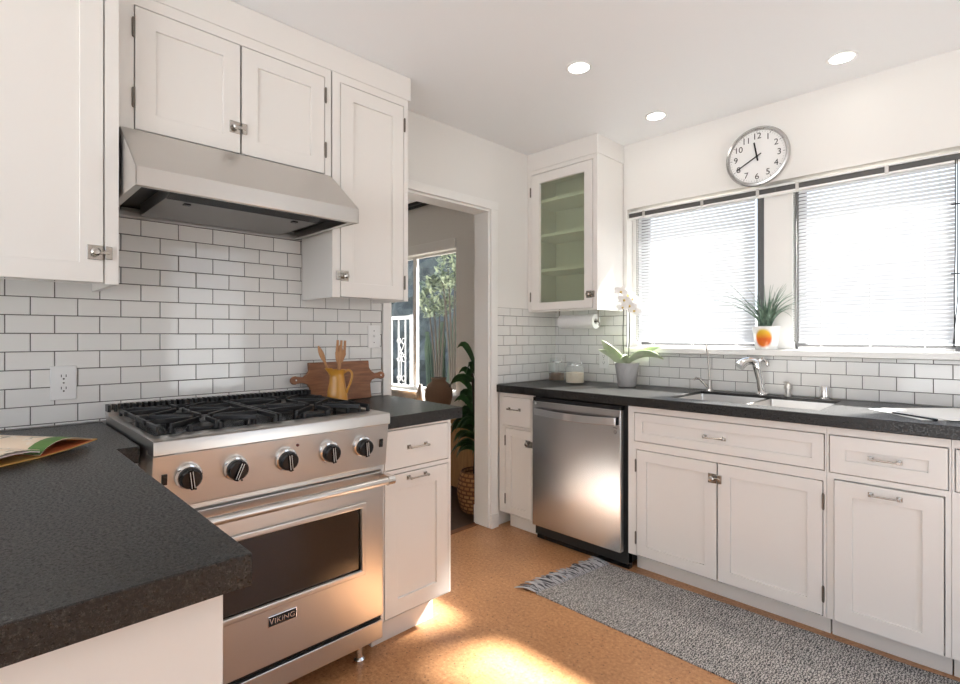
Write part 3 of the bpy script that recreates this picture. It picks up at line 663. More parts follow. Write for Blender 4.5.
# ------------------------------------------------------------------ sink and fittings
t = thing('kitchen_sink', 'stainless steel double bowl undermount sink', 'sink', (1.43, -.31, .73))
for (xa, xb) in ((1.1015, 1.438), (1.456, 1.7535)):
    b = nb(); ya, yb, zb_, zt_ = -.5135, -.1065, .73, .899
    V = [[b.verts.new((x, y, z)) for x, y in ((xa+i, ya+i), (xb-i, ya+i), (xb-i, yb-i), (xa+i, yb-i))] for i, z in ((0, zt_), (.012, zb_+.02), (.035, zb_))]
    for A, B in zip(V, V[1:]):
        for i in range(4): face(b, (A[i], A[(i+1) % 4], B[(i+1) % 4], B[i]))
    face(b, V[-1]); cx_, cy_ = (xa+xb)/2, (ya+yb)/2
    bo = obj('bowl', b, m_steel, t, bevel=.01, seg=3); 
    b = nb(); lathe(b, [(.045, zb_+.0005), (.043, zb_+.004), (.03, zb_+.002), (0, zb_+.001)], (cx_, cy_, 0), 24); obj('drain', b, m_chrome, bo, smooth=40)
b = nb(); box(b, 1.4385, 1.4555, -.513, -.107, .80, .893); obj('divider', b, m_steel, t, bevel=.003)
fb = .9126
t = thing('kitchen_faucet', 'chrome kitchen faucet with an angled pull-out spray head', 'faucet', (1.40, -.06, fb))
b = nb(); lathe(b, [(0, 0), (.030, 0), (.030, .005), (.025, .010), (.022, .02), (0, .02)], (1.40, -.06, fb), 24); obj('base', b, m_chrome, t, smooth=40)
b = nb(); tube(b, [(1.40, -.06, fb+.015), (1.393, -.066, fb+.08), (1.383, -.075, fb+.135), (1.380, -.078, fb+.165), (1.376, -.08, fb+.180)], [.020, .019, .021, .023, .018], 20); obj('body', b, m_chrome, t, smooth=40)
b = nb(); tube(b, bez([(1.385, -.074, fb+.160), (1.365, -.095, fb+.190), (1.335, -.13, fb+.180), (1.318, -.150, fb+.150)], 8), [.018, .019, .019, .02, .021, .022, .024, .026, .027], 18); obj('spray_head', b, m_chrome, t, smooth=40)
b = nb(); tube(b, [(1.385, -.070, fb+.172), (1.402, -.055, fb+.186), (1.418, -.04, fb+.176), (1.424, -.035, fb+.15)], [.013, .012, .010, .008], 12); obj('lever', b, m_chrome, t, smooth=40)
t = thing('filter_faucet', 'slim filtered water tap with a side lever, left of the main faucet', 'faucet', (1.135, -.075, fb))
b = nb(); lathe(b, [(0, 0), (.020, 0), (.020, .004), (.012, .012), (.012, .060), (0, .064)], (1.135, -.075, fb), 18); obj('base', b, m_steel, t, smooth=40)
b = nb(); tube(b, bez([(1.135, -.075, fb+.06), (1.132, -.075, fb+.14), (1.128, -.078, fb+.20), (1.122, -.085, fb+.245)], 8), .0045, 10); lathe(b, [(.006, 0), (.006, .022), (0, .024)], (1.122, -.085, fb+.24), 10); obj('spout', b, m_nickel, t, smooth=40)
b = nb(); tube(b, [(1.125, -.075, fb+.02), (1.085, -.085, fb+.066)], .006, 10); tube(b, [(1.085, -.085, fb+.066), (1.065, -.09, fb+.073), (1.052, -.095, fb+.060)], .005, 8); obj('lever', b, m_nickel, t, smooth=40)
t = thing('soap_dispenser', 'short steel soap dispenser right of the main faucet', 'dispenser', (1.52, -.045, fb))
b = nb(); lathe(b, [(0, 0), (.019, 0), (.019, .006), (.013, .010), (.013, .036), (.018, .038), (.018, .058), (.010, .066), (0, .066)], (1.52, -.045, fb), 20); obj('body', b, m_steel, t, smooth=40)
b = nb(); tube(b, [(1.52, -.045, fb+.066), (1.52, -.045, fb+.072), (1.51, -.075, fb+.073)], [.006, .006, .005], 10); obj('nozzle', b, m_steel, t, smooth=40)
t = thing('air_gap', 'plain chrome air gap cylinder at the back right of the sink', 'air gap', (1.68, -.05, fb))
b = nb(); lathe(b, [(0, 0), (.024, 0), (.024, .003), (.021, .005), (.021, .060), (.018, .064), (0, .065)], (1.68, -.05, fb), 24); obj('cap', b, m_chrome, t, smooth=40)

# ------------------------------------------------------------------ paper towel holder
t = thing('paper_towel_holder', 'metal paper towel holder under the glass-door cabinet', 'paper towel holder', (.33, -.17, 1.40))
b = nb()
for x in (.165, .470): tube(b, [(x, -.17, 1.4195), (x, -.17, 1.36), (x, -.17, 1.318)] , .004, 8); box(b, x-.008, x+.008, -.19, -.15, 1.4155, 1.4198)
obj('arm', b, m_pewter, t)
b = nb(); tube(b, [(.165, -.17, 1.318), (.470, -.17, 1.318)], .006, 10); tube(b, [(.47, -.17, 1.318), (.478, -.17, 1.305), (.476, -.17, 1.290)], .004, 8); obj('rod', b, m_pewter, t)
b = nb(); lathe(b, [(.0195, -.135), (.048, -.135), (.048, .135), (.0195, .135), (.0195, -.135)], (.318, -.17, 1.318), 36, axis=Vector((1, 0, 0))); tag(obj('paper_towel_roll', b, m_towel, smooth=40, origin=(.318, -.17, 1.318)), 'white paper towel roll hanging under the glass-door cabinet', 'paper towel')

# ------------------------------------------------------------------ jars
def jar(lab, x, y, r, h, fill, fm):
    t = thing('glass_jar', lab, 'jar', (x, y, fb), 'glass storage jars'); s = r
    b = nb(); lathe(b, [(0, .0005), (s*.92, .0005), (s, .01), (s, h*.70), (s*.80, h*.82), (s*.80, h*.88), (s*.77, h*.88), (s*.77, h*.82), (s*.95, h*.69), (s*.95, .008), (0, .006)], (x, y, fb), 32); obj('glass_body', b, m_jarglass, t, smooth=40)
    b = nb(); lathe(b, [(0, .0085), (s*.93, .0095), (s*.93, fill), (s*.5, fill+.004), (0, fill+.002)], (x, y, fb), 28); obj('filling', b, fm, t, smooth=40)
    b = nb(); lathe(b, [(0, h*.885), (s*.84, h*.885), (s*.86, h*.93), (s*.80, h*.97), (s*.3, h), (0, h)], (x, y, fb), 28); obj('lid', b, m_jarglass, t, smooth=40)
    b = nb(); lathe(b, [(s*.80, h*.80), (s*.84, h*.80), (s*.84, h*.815), (s*.80, h*.815), (s*.80, h*.80)], (x, y, fb), 24); tube(b, [(x+s*.84, y-.01, fb+h*.8), (x+s*1.0, y-.012, fb+h*.86), (x+s*.9, y-.01, fb+h*.95)], .0016, 6); obj('wire_clasp', b, m_chrome, t)
    return t
jar('taller glass jar of brown granola in the counter corner', .135, -.165, .055, .165, .055, m_granola)
jar('glass jar of pale oats with a clear lid, in front of the granola jar', .335, -.235, .062, .150, .072, m_oats)

# ------------------------------------------------------------------ orchid
ox, oy = .668, -.16
t = thing('potted_orchid', 'white orchid in a grey pot on the counter by the window', 'plant', (ox, oy, fb))
b = nb(); lathe(b, [(0, .0005), (.050, .0005), (.053, .004), (.073, .138), (.074, .145), (.067, .145), (.064, .125), (0, .125)], (ox, oy, fb), 40); obj('pot', b, m_potgrey, t, smooth=40)
b = nb(); lathe(b, [(0, .1255), (.0635, .126), (.04, .137), (0, .140)], (ox, oy, fb), 24); obj('soil', b, m_soil, t)
base = Vector((ox, oy, fb+.14)); cr = Vector((.703, .711, 0)); cf = Vector((-.711, .703, 0))
def rel(r_, up, f_=0): return base + cr*r_ + Vector((0, 0, up)) + cf*f_
ls = (lambda k: max(.05, (math.sin(math.pi*min(1, .12+k*.88)))**.75))
for pts, w in (([rel(0, 0), rel(-.05, .02), rel(-.12, .10, -.03), rel(-.165, .145, -.04)], .036), ([rel(0, 0), rel(-.06, .05, .02), rel(-.11, .075, .0), rel(-.18, .085, -.02)], .027),
               ([rel(0, 0), rel(.05, .05), rel(.11, .10, -.02), rel(.21, .10, -.03)], .026), ([rel(0, 0), rel(.05, .07, -.03), rel(.12, .08, -.05), rel(.205, .03, -.06)], .032), ([rel(0, 0), rel(-.02, .05, -.04), rel(-.05, .06, -.08), rel(-.07, .03, -.11)], .022)):
    sg = (pts[-1]-pts[0]).dot(cr); b = nb(); leaf(b, bez(pts, 12), w, side=(cr*(-.35 if sg > 0 else .35) + Vector((0, 0, .75)))*.75 - cf*.55, fold=.15, shape=ls, th=.002); obj('leaf', b, m_orch, t, smooth=60)
for pts in ([rel(-.005, 0), rel(-.04, .12), rel(-.02, .25), rel(-.005, .42), rel(-.05, .44, -.03)], [rel(.01, 0), rel(.01, .15), rel(.03, .3), rel(.015, .36), rel(-.02, .37, -.03)]):
    b = nb(); tube(b, bez(pts, 16), [.0035]*10+[.0028]*7, 8); obj('stem', b, m_stem, t, smooth=60)
def flower(c, s, tw):
    b = nb(); fd = Vector((.45, -.85, -.1)).normalized(); M = fd.to_track_quat('Z', 'Y').to_matrix() @ Matrix.Rotation(tw, 3, 'Z')
    for a, w, l in ((90, .55, 1.0), (210, .5, .95), (330, .5, .95), (12, .85, 1.05), (168, .85, 1.05)):
        d = M @ Vector((math.cos(R(a)), math.sin(R(a)), 0)); n_ = M @ Vector((0, 0, 1))
        leaf(b, [c + d*s*k/5*l + n_*(.12*s*math.sin(k/5*2.6)) for k in range(6)], s*w*.5, side=d.cross(n_), fold=.12, th=.0007, shape=lambda k: max(.12, math.sin(math.pi*min(1, .12+.8*k))))
    f = obj('flower', b, m_petal, t, smooth=60)
    b = nb(); lathe(b, [(0, 0), (s*.16, s*.06), (s*.2, s*.2), (s*.08, s*.34), (0, s*.36)], c + fd*.002, 10, axis=(fd+Vector((0, 0, -.5))).normalized()); obj('lip', b, m_lip, f, smooth=60)
for i, (r_, up, f_, s) in enumerate(((-.005, .42, -.03, .045), (-.05, .44, -.05, .04), (.03, .40, -.02, .042), (-.03, .39, -.05, .04), (.045, .36, -.03, .042), (.0, .355, -.05, .045), (-.04, .345, -.05, .035), (.03, .325, -.05, .04))):
    flower(rel(r_, up, f_), s, R(random.uniform(-25, 25)))

# ------------------------------------------------------------------ sill plant
px_, py_ = 1.402, .004; pz_ = 1.1503
m_swirl = mat('painted_pot', (.85, .85, .83), .25, coat=.3)
v = coords(m_swirl); sx = N(m_swirl, 'ShaderNodeSeparateXYZ'); L(m_swirl, v, sx.inputs[0])
mp = N(m_swirl, 'ShaderNodeMapping'); mp.inputs['Location'].default_value = (0, 0, 0)
vd = N(m_swirl, 'ShaderNodeVectorMath', operation='DISTANCE'); vs_ = N(m_swirl, 'ShaderNodeVectorMath', operation='MULTIPLY'); vs_.inputs[1].default_value = (1, 1, .85); L(m_swirl, v, vs_.inputs[0]); L(m_swirl, vs_.outputs[0], vd.inputs[0]); vd.inputs[1].default_value = (.004, -.062, .052)
f_ = ramp(m_swirl, vd.outputs['Value'], [(.036, (1, 1, 1)), (.046, (0, 0, 0))])
gz = N(m_swirl, 'ShaderNodeMapRange'); gz.inputs[1].default_value = .02; gz.inputs[2].default_value = .11; L(m_swirl, sx.outputs[2], gz.inputs[0])
oc = ramp(m_swirl, gz.outputs[0], [(.0, (.85, .22, .02)), (.4, (.85, .16, .03)), (.75, (.90, .50, .04)), (1, (.92, .65, .08))])
L(m_swirl, mixc(m_swirl, f_, (.85, .85, .83), oc), pb(m_swirl).inputs['Base Color'])
t = thing('potted_plant', 'spiky green plant in a white pot with an orange patch on the sill', 'plant', (px_, py_, pz_))
b = nb(); lathe(b, [(0, .0005), (.050, .0005), (.053, .004), (.066, .118), (.067, .124), (.061, .124), (.058, .110), (0, .110)], (px_, py_, pz_), 44); obj('pot', b, m_swirl, t, smooth=40)
b = nb(); lathe(b, [(0, .1105), (.0575, .111), (0, .116)], (px_, py_, pz_), 24); obj('soil', b, m_soil, t)
b = nb(); c0 = Vector((px_, py_, pz_+.113))
for i in range(90):
    a = random.uniform(0, 2*math.pi); rr = random.uniform(0, .030); sp_ = random.uniform(.1, 1); Ln = random.uniform(.15, .29)
    d = Vector((math.cos(a), math.sin(a)*.55 - .25, 0)); p0 = c0 + d*rr; out = sp_*.6*Ln
    leaf(b, bez([p0, p0 + d*out*.3 + Vector((0, 0, Ln*.55)), p0 + d*out*1.25 + Vector((0, 0, Ln*(.95-.35*sp_)))]  , 6), .0040, fold=.3, th=.0005, shape=lambda k: max(.08, 1-k**2))
for r_, up in ((-.30, .14), (-.27, .11), (-.24, .19), (.19, .05), (.22, .08), (-.20, .22), (.15, .2)):
    leaf(b, bez([c0, c0 + cr*r_*.4 + Vector((0, -.02, .14)), c0 + cr*r_*.9 + Vector((0, -.03, up+.01)) ], 8), .0036, fold=.3, th=.0005, shape=lambda k: max(.08, 1-k**2))
for v_ in b.verts:
    if v_.co.y > .020 and v_.co.z > 1.26: v_.co.y = .020 - (v_.co.y-.02)*.2
obj('leaves', b, m_blade, t, smooth=60)

# ------------------------------------------------------------------ papers on the counter at the right
for i, (x, y, a, w_, h_, lab) in enumerate(((2.165, -.285, -44, .33, .33, 'upper white paper sheet at the right end of the sink counter'), (2.13, -.325, -50, .30, .36, 'lower white paper sheet under another on the sink counter'))):
    b = nb(); z = fb + (.0032 if i == 0 else .001)
    rot_box(b, (x, y, z), w_, h_, .0012, Matrix.Rotation(R(a), 3, 'Z'))
    tag(obj('paper_sheet', b, m_paper, origin=(x, y, z)), lab, 'paper', 'papers on the sink counter')
b = nb()
tube(b, [(1.99, -.43, fb+.0045), (2.05, -.475, fb+.0045), (2.13, -.54, fb+.0045)], .004, 8); tag(obj('magazine_edge', b, m_black, origin=(2.06, -.52, fb)), 'dark magazine edge line in front of the papers on the sink counter', 'magazine_edge')  # thin dark tube drawn for the dark edges of the magazine

# ------------------------------------------------------------------ cutting board, pitcher, utensils
def smoothpoly(pts, n=4): return pts
hw, bz0 = .160, 0.0
prof = [(-hw, 0), (hw, 0), (hw, .07), (hw+.012, .088), (hw+.035, .094), (hw+.065, .092)]
for k in range(9): a = R(-90+k*22.5); prof.append((hw+.068+.021*math.cos(a), .108+.019*math.sin(a)))
prof += [(hw+.06, .124), (hw+.03, .120), (hw+.012, .132), (hw, .150), (hw, .186)]
full = [p for p in prof if p[0] >= 0] 
half = full[0:]
poly = half + [(-u, v) for u, v in reversed(half)]
poly = [p for i, p in enumerate(poly) if p != poly[i-1]]
tilt = R(8); M = Matrix.Translation((.054, -1.768, fb+.0004)) @ Matrix.Rotation(-tilt, 4, 'Y')
b = nb(); prism(b, poly, lambda u, v, w: M @ Vector((w, u, v)), 0, .018)
bo = obj('cutting_board', b, m_board, bevel=.003, origin=(.05, -1.768, fb)); tag(bo, 'two-handled walnut board leaning on the tiles behind the pitcher', 'cutting board')
for s in (-1, 1):
    b = nb(); c = M @ Vector((.0185, s*(hw+.066), .108)); lathe(b, [(.004, 0), (.009, .0), (.009, .0008), (.004, .0008), (.004, 0)], c, 16, axis=(M.to_3x3() @ Vector((1, 0, 0)))); lathe(b, [(0, 0), (.0085, 0), (.0085, .0004), (0, .0004)], c, 16, axis=(M.to_3x3() @ Vector((1, 0, 0))), mi=1)
    obj('handle_hole', b, [m_board, m_tile], bo)
qx, qy = .200, -1.870
t = thing('pitcher', 'mustard yellow enamel pitcher holding wooden utensils', 'pitcher', (qx, qy, fb))
b = nb(); lathe(b, [(0, .0005), (.047, .0005), (.0485, .004), (.044, .05), (.035, .105), (.031, .135), (.034, .150), (.039, .158), (.037, .160), (.0305, .148), (.028, .135), (.033, .10), (.042, .045), (.043, .008), (0, .008)], (qx, qy, fb), 40)
for v_ in b.verts:
    d = v_.co - Vector((qx, qy, 0)); dirn = -(cr*.85 + cf*.5).normalized()
    if v_.co.z - fb > .146:
        h_ = Vector((d.x, d.y, 0))
        if h_.length > .001 and h_.normalized().dot(dirn) > .75: v_.co += dirn*.016*(h_.normalized().dot(dirn)-.75)/.25 + Vector((0, 0, .008))
obj('body', b, m_pitch, t, smooth=50)
def pr(r_, up, f=0): return Vector((qx, qy, fb)) + cr*r_ + cf*f + Vector((0, 0, up))
b = nb(); tube(b, bez([pr(.030, .145), pr(.060, .175), pr(.088, .150), pr(.062, .105), pr(.046, .075), pr(.042, .055)], 18), .0055, 10); obj('handle', b, m_pitch, t, smooth=60)
def spoon(name, lab, p0, p1, head, hw_, tines=False):
    d = (p1-p0); n_ = d.normalized(); side = (cr - n_*cr.dot(n_)).normalized(); up = side.cross(n_)
    b = nb(); tube(b, [p0, p0.lerp(p1, .5), p1], [.005, .0055, .006], 10)
    if tines:
        for s in (-1, 0, 1): leaf(b, [p1 - n_*.004 + side*s*hw_*.75*min(1, k/3+.35) + n_*head*k/6 for k in range(7)], hw_*.30, side=side, fold=0, th=.003, shape=lambda k: 1-.3*k)
        leaf(b, [p1 - n_*.01 + n_*head*.5*k/5 for k in range(6)], hw_*1.05, side=side, fold=0, th=.0032, shape=lambda k: .25+.75*min(1, k*1.4))
    else: leaf(b, [p1 - n_*.01 + n_*head*k/8 for k in range(9)], hw_, side=side, fold=.2, th=.003, shape=lambda k: max(.2, math.sin(math.pi*(.08+k*.86))))
    tag(obj(name, b, m_spoon, smooth=50, origin=tuple(p0)), lab, 'utensil', 'wooden utensils in the pitcher')
spoon('wooden_spoon', 'wooden spoon leaning to the left in the mustard pitcher', pr(.014, .02), pr(-.058, .200), .080, .011)
spoon('wooden_fork', 'wooden fork with slotted head in the mustard pitcher', pr(.004, .02, -.010), pr(.016, .200, -.010), .095, .022, True)
spoon('wooden_spatula', 'plain wooden spoon behind the slotted fork in the pitcher', pr(-.010, .02, .014), pr(.004, .19, .016), .09, .018)

# ------------------------------------------------------------------ open cookbook on the peninsula
S = Vector((.588, -2.917, fb)); u = Vector((-.60, .80, 0)).normalized(); vv = Vector((-u.y, u.x, 0)); vv = Vector((-.80, -.60, 0))
t = thing('cookbook', 'open cookbook lying on the peninsula worktop', 'book', tuple(S))
m_cover = mat('book_cover', (.62, .36, .10), .5); m_orange = mat('page_orange', (.62, .17, .06), .6); m_green = mat('page_green', (.10, .20, .05), .6)
m_page = mat('printed_page', (.80, .70, .58), .55)
vq = coords(m_page)
pn = ramp(m_page, noise(m_page, vq, 22, 4), [(.50, (.78, .62, .46)), (.56, (.80, .70, .58)), (.64, (.30, .24, .16)), (.70, (.78, .66, .52))]); L(m_page, pn, pb(m_page).inputs['Base Color'])
D = .30
def sheet(name, prof, m, th=.001, label=None, d0=0):
    b = nb(); q = [S + u*a + Vector((0, 0, z)) for a, z in prof]
    for d_ in (0,):
        A = [b.verts.new(p + vv*d0) for p in q]; B = [b.verts.new(p + vv*D) for p in q]; A2 = [b.verts.new(p + vv*d0 - Vector((0, 0, th))) for p in q]; B2 = [b.verts.new(p + vv*D - Vector((0, 0, th))) for p in q]
    for i in range(len(q)-1):
        face(b, (A[i], A[i+1], B[i+1], B[i])); face(b, (A2[i], A2[i+1], B2[i+1], B2[i])); face(b, (A[i], A[i+1], A2[i+1], A2[i])); face(b, (B[i], B[i+1], B2[i+1], B2[i]))
    face(b, (A[0], B[0], B2[0], A2[0])); face(b, (A[-1], B[-1], B2[-1], A2[-1]))
    return obj(name, b, m, t, smooth=60, label=label)
def arc(l, hgt, z0, z1, n=10): return [(l*k/n, z0+(z1-z0)*k/n + hgt*math.sin(math.pi*min(1, k/n)**.75)) for k in range(n+1)]
sheet('cover', [(.165, .018), (.08, .008), (0, .004), (-.08, .004), (-.22, .004)], m_cover, .003, 'yellow book cover')
sheet('page_block', [(.15, .0165), (.08, .0100), (.004, .0055)], m_orange, .0012, 'orange page edge')
sheet('page', arc(.150, .024, .008, .020), m_page, .0015, 'curved printed page')
b = nb(); q = [S + u*a + Vector((0, 0, z+.0008)) for a, z in arc(.150, .024, .008, .020)]
for i in range(len(q)-1):
    face(b, [b.verts.new(p) for p in (q[i]+vv*.0, q[i+1]+vv*.0, q[i+1]+vv*.05, q[i]+vv*.05)])
obj('page_border', b, m_green, t, label='green printed page border')
m_pink = mat('page_edges', (.72, .60, .58), .7)
sheet('page_block', [(-a, z) for a, z in arc(.20, .012, .018, .008)], m_pink, .0035, 'page block of the left half')
sheet('page', [(-a, z+.004) for a, z in arc(.20, .012, .018, .008)], m_page, .001)

# ------------------------------------------------------------------ rug
m_rug = mat('woven_rug', (.25, .24, .23), .95)
v = coords(m_rug, (1, 1, 1)); wv = N(m_rug, 'ShaderNodeTexWave', wave_type='BANDS', bands_direction='X'); wv.inputs['Scale'].default_value = 32; wv.inputs['Distortion'].default_value = 9; wv.inputs['Detail'].default_value = 2; wv.inputs['Detail Scale'].default_value = 3; L(m_rug, v, wv.inputs['Vector'])
nn = noise(m_rug, v, 120, 4, .8)
f1 = mixc(m_rug, .72, wv.outputs['Color'], nn)
L(m_rug, ramp(m_rug, f1, [(.34, (.045, .045, .05)), (.45, (.20, .19, .185)), (.54, (.40, .37, .34)), (.64, (.72, .69, .66))]), pb(m_rug).inputs['Base Color']); bump(m_rug, f1, .9, .004)
t = thing('rug', 'grey woven runner rug with a fringed end in front of the sink', 'rug', (1.7, -.85, 0))
b = nb(); nx, ny = 46, 8; g = {}
def edge(k): x = .742 + (2.95-.742)*k; return x
for i in range(nx+1):
    for j in range(ny+1):
        x = edge(i/nx); ya, yb = -1.132+.010*i/nx, -.612+.055*min(1, i/nx*1.3)
        y = ya + (yb-ya)*j/ny; x2 = x + (.075*j/ny if i == 0 else .075*j/ny*(1-i/nx))
        z = .0065 + .0016*math.sin(i*1.3+j)*.5 + .001*math.sin(j*2.1)
        for k in (0, 1): g[i, j, k] = b.verts.new((x2, y, .0006 if k == 0 else z))
for i in range(nx):
    for j in range(ny):
        for k in (0, 1): face(b, (g[i,j,k], g[i+1,j,k], g[i+1,j+1,k], g[i,j+1,k]))
for i in range(nx):
    for j in (0, ny): face(b, (g[i,j,0], g[i+1,j,0], g[i+1,j,1], g[i,j,1]))
for j in range(ny):
    for i in (0, nx): face(b, (g[i,j,0], g[i,j+1,0], g[i,j+1,1], g[i,j,1]))
obj('woven_body', b, m_rug, t, smooth=50)
b = nb(); b2 = nb(); random.seed(11)
for k in range(150):
    f = k/149; p = Vector((.745+.075*f, -1.130+.516*f, .006)); Ln = random.uniform(.07, .125); a = R(180 + random.uniform(-28, 24))
    d = Vector((math.cos(a), math.sin(a), 0)); s = d.cross(Vector((0, 0, 1)))*random.uniform(-.02, .02)
    tube(b if k % 3 else b2, bez([p, p + d*Ln*.4 + s + Vector((0, 0, .012)), p + d*Ln*.8 - s + Vector((0, 0, random.uniform(.002, .016))), p + d*Ln + Vector((0, 0, -.002))], 6), [.0036, .0042, .0042, .004, .0036, .003, .0015], 6)
obj('fringe', b, mat('fringe_light', (.48, .48, .50), .95), t, smooth=60, label='pale grey fringe', kind='stuff')
obj('fringe', b2, mat('fringe_dark', (.09, .09, .10), .95), t, smooth=60, label='dark grey fringe threads', kind='stuff')

# ------------------------------------------------------------------ next room
t = thing('wooden_chest', 'golden wood chest under the window of the next room', 'chest', (-1.1, -.2, 0))
b = nb(); box(b, -1.75, -.42, -.31, -.07, .03, .60); obj('body', b, m_chest, t, bevel=.004)
b = nb(); box(b, -1.77, -.40, -.325, -.065, .601, .622); obj('lid', b, m_chest, t, bevel=.004)
b = nb(); lathe(b, [(0, 0), (.012, 0), (.012, .012), (.020, .018), (.020, .028), (0, .032)], (-.800, -.3105, .52), 18, axis=Vector((0, -1, 0))); obj('knob', b, m_white, t, smooth=40, label='white round knob')
b = nb()
for x in (-1.70, -.47):
    for y in (-.28, -.10): cyl(b, (x, y, .0), (x, y, .0298), .02, n=12)
obj('foot', b, m_chest, t)
ctop = .6225
b = nb(); lathe(b, [(0, 0), (.075, 0), (.10, .02), (.118, .09), (.118, .14), (.095, .19), (.062, .215), (.058, .228), (.070, .245), (.062, .247), (.05, .228), (0, .225)], (-1.077, -.2, ctop), 36); tag(obj('clay_jug', b, m_terra, smooth=40, origin=(-1.077, -.2, ctop)), 'round brown clay jar on the chest in the next room', 'jar')
b = nb(); lathe(b, [(0, 0), (.038, 0), (.042, .02), (.036, .10), (.018, .15), (.016, .175), (.012, .176), (0, .17)], (-1.33, -.2, ctop), 24); tag(obj('grey_bottle', b, m_greyclay, smooth=40, origin=(-1.33, -.2, ctop)), 'small grey bottle on the chest left of the brown jar', 'bottle')
bxx, byy = -.30, -.50
m_wick = mat('wicker', (.36, .17, .06), .75)
vw_ = N(m_wick, 'ShaderNodeTexBrick'); vw_.inputs['Scale'].default_value = 1; vw_.inputs['Color1'].default_value = (.50, .26, .10, 1); vw_.inputs['Color2'].default_value = (.38, .17, .06, 1); vw_.inputs['Mortar'].default_value = (.16, .06, .02, 1)
vw_.inputs['Mortar Size'].default_value = .006; vw_.inputs['Brick Width'].default_value = .05; vw_.inputs['Row Height'].default_value = .028
tcx = N(m_wick, 'ShaderNodeTexCoord'); sp2 = N(m_wick, 'ShaderNodeSeparateXYZ'); L(m_wick, tcx.outputs['Object'], sp2.inputs[0]); at = N(m_wick, 'ShaderNodeMath', operation='ARCTAN2'); L(m_wick, sp2.outputs[1], at.inputs[0]); L(m_wick, sp2.outputs[0], at.inputs[1])
ml = N(m_wick, 'ShaderNodeMath', operation='MULTIPLY'); ml.inputs[1].default_value = .15; L(m_wick, at.outputs[0], ml.inputs[0]); cb = N(m_wick, 'ShaderNodeCombineXYZ'); L(m_wick, ml.outputs[0], cb.inputs[0]); L(m_wick, sp2.outputs[2], cb.inputs[1]); L(m_wick, cb.outputs[0], vw_.inputs['Vector']); L(m_wick, vw_.outputs['Color'], pb(m_wick).inputs['Base Color']); bump(m_wick, vw_.outputs['Fac'], -.8, .008)
t = thing('woven_basket', 'round woven wicker basket on the dark floor of the next room', 'basket', (bxx, byy, 0))
b = nb(); prof = [(0, .0005), (.105, .0005)]
for k in range(13): prof.append((.114 + .028*math.sin(math.pi*k/12) + .004*(k % 2), .01+.27*k/12))
prof += [(.104, .28), (.106, .10), (0, .10)]
lathe(b, prof, (bxx, byy, 0), 40); obj('basket_wall', b, m_wick, t, smooth=60)
t = thing('potted_houseplant', 'leafy green houseplant growing from the woven basket', 'plant', (bxx, byy, .101))
b = nb(); lathe(b, [(0, 0), (.085, 0), (.095, .13), (.085, .13), (0, .12)], (bxx, byy, .102), 24); obj('inner_pot', b, m_black, t)
b = nb(); b2 = nb(); random.seed(5)
for k in range(3):
    a = k*2.1; top = Vector((bxx+.04*math.cos(a), byy+.04*math.sin(a), .62+.17*k)); tube(b, bez([(bxx+.03*math.cos(a), byy+.03*math.sin(a), .22), (bxx, byy, .5), top], 8), .008, 8)
    for j in range(13):
        z = .42 + (top.z-.40)*j/12; an = random.uniform(0, 6.28); p = Vector((bxx+.02*math.cos(an), byy+.02*math.sin(an), z)); d = Vector((-abs(math.cos(an))*.9 if j % 3 else -.2, min(.1, math.sin(an)*.7-.1), 0)); Ln = random.uniform(.16, .25)
        leaf(b2, bez([p, p+d*Ln*.45+Vector((0, 0, Ln*.35)), p+d*Ln*.85+Vector((0, 0, Ln*.25)), p+d*Ln+Vector((0, 0, -.03))], 8), .036, side=(Vector((0, 0, .55)) - cf*.6 + cr*.2), fold=.2)
for r_, z0_, z1_ in ((-.13, 1.0, 1.18), (-.12, .86, 1.0), (-.16, .78, .93), (-.15, .66, .80), (-.22, .60, .70)):
    p = Vector((bxx-.02, byy, z0_)); leaf(b2, bez([p, p+cr*r_*.5+Vector((0, 0, z1_-z0_+.06)), p+cr*r_+Vector((0, 0, z1_-z0_-.04))], 8), .028, side=(Vector((0, 0, .7)) - cf*.5 + cr*.3), fold=.2)
obj('stems', b, m_bark, t, smooth=60); obj('leaves', b2, m_leaf, t, smooth=60)

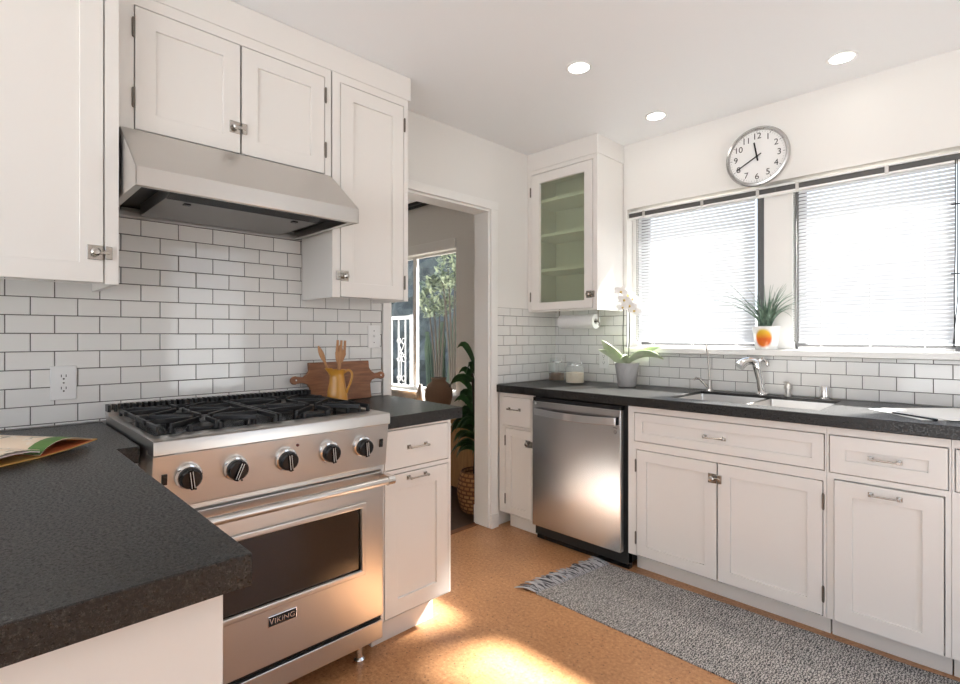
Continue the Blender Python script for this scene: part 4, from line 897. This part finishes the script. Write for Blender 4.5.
# ------------------------------------------------------------------ outside the dining window
m_ground = mat('garden_ground', (.22, .20, .17), .9)
b = nb(); box(b, -9, 6, .26, 9, -.2, -.1); struct('ground', b, m_ground, 'pale garden ground outside', 'ground')
m_hedge = leafmat('hedge', (.022, .030, .034), (.09, .11, .105), .8, 4)
t = thing('hedge', 'dark hedge filling the window view of the next room', 'hedge', (-3.6, 3.6, -.1))
b = nb(); random.seed(2)
box(b, -8.5, -2.2, 3.4, 4.2, -.095, 3.9); bmesh.ops.subdivide_edges(b, edges=b.edges, cuts=14, use_grid_fill=True)
for v_ in b.verts: v_.co += Vector((random.uniform(-.12, .12), random.uniform(-.2, .2), random.uniform(-.1, .1) if v_.co.z > 0 else 0))
obj('foliage', b, m_hedge, t)
m_bush = leafmat('bush_leaf', (.07, .10, .06), (.34, .38, .25), .6, 6)
def bush(lab, c, rx, rz, n):
    t = thing('garden_bush', lab, 'bush', (c[0], c[1], -.1)); b = nb(); random.seed(int(c[0]*10))
    for i in range(n):
        a, e_ = random.uniform(0, 6.28), random.uniform(-1.2, 1.5); rr = random.uniform(.55, 1)
        p = Vector(c) + Vector((rx*rr*math.cos(a)*math.cos(e_), rx*rr*math.sin(a)*math.cos(e_), rz*rr*math.sin(e_))); d = Vector((random.uniform(-1, 1), random.uniform(-1, 1), random.uniform(-.4, 1))).normalized()*.09
        leaf(b, [p, p+d*.5, p+d], .022, fold=.1, th=.001)
    obj('leaves', b, m_bush, t)
    b = nb()
    for k in range(4): tube(b, bez([(c[0]+.03*k, c[1], -.099), (c[0], c[1]+.02*k, c[2]*.5), (c[0]+.15*(k-1.5), c[1], c[2])], 6), [.015]*5+[.008]*2, 8)
    obj('stems', b, m_bark, t)
bush('pale green bush behind the next room window', (-3.62, 1.9, 1.80), .30, .34, 700)
bush('yellowish bush at the upper right of the next room window', (-3.12, 1.75, 2.20), .22, .36, 420)
m_cact = leafmat('cactus_skin', (.018, .040, .026), (.06, .09, .045), .6, 3)
t = thing('column_cactus', 'tall ribbed cactus stems outside the next room window', 'cactus', (-4.2, 2.6, -.1))
for k, (x, y, h_, lean) in enumerate(((-4.30, 2.5, 1.45, .12), (-4.05, 2.6, 1.55, .05), (-4.45, 2.7, 1.35, -.05), (-3.95, 2.45, 1.75, .30), (-4.62, 2.6, 1.3, -.1))):
    b = nb(); pts = bez([(x, y, -.098), (x+.02, y, h_*.5), (x+lean, y, h_)], 10); rings = []
    for i, p in enumerate(pts):
        rr = .075*(1 if i < 9 else .5); rings.append([b.verts.new(p + Vector((math.cos(q*math.pi/12), math.sin(q*math.pi/12), 0))*rr*(1 if q % 2 else .78)) for q in range(24)])
    for A, B in zip(rings, rings[1:]):
        for q in range(24): face(b, (A[q], A[(q+1) % 24], B[(q+1) % 24], B[q]))
    face(b, rings[-1]); face(b, rings[0]); obj('cactus_stem', b, m_cact, t, smooth=60)
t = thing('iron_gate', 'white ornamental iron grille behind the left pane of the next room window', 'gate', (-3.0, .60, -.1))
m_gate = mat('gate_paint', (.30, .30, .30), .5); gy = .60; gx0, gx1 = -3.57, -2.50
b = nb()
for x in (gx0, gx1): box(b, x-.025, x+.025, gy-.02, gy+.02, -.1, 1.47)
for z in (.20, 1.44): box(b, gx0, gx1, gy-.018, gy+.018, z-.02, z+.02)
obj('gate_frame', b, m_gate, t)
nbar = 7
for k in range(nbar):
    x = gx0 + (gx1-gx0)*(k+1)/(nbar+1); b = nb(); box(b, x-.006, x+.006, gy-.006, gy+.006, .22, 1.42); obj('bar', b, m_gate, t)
b = nb()
for k in (1, 3, 5):
    xc = gx0 + (gx1-gx0)*(k+1.5)/(nbar+1)
    for zc, sg in ((1.16, 1), (.96, -1), (.72, 1), (.64, -1)):
        for s in (-1, 1):
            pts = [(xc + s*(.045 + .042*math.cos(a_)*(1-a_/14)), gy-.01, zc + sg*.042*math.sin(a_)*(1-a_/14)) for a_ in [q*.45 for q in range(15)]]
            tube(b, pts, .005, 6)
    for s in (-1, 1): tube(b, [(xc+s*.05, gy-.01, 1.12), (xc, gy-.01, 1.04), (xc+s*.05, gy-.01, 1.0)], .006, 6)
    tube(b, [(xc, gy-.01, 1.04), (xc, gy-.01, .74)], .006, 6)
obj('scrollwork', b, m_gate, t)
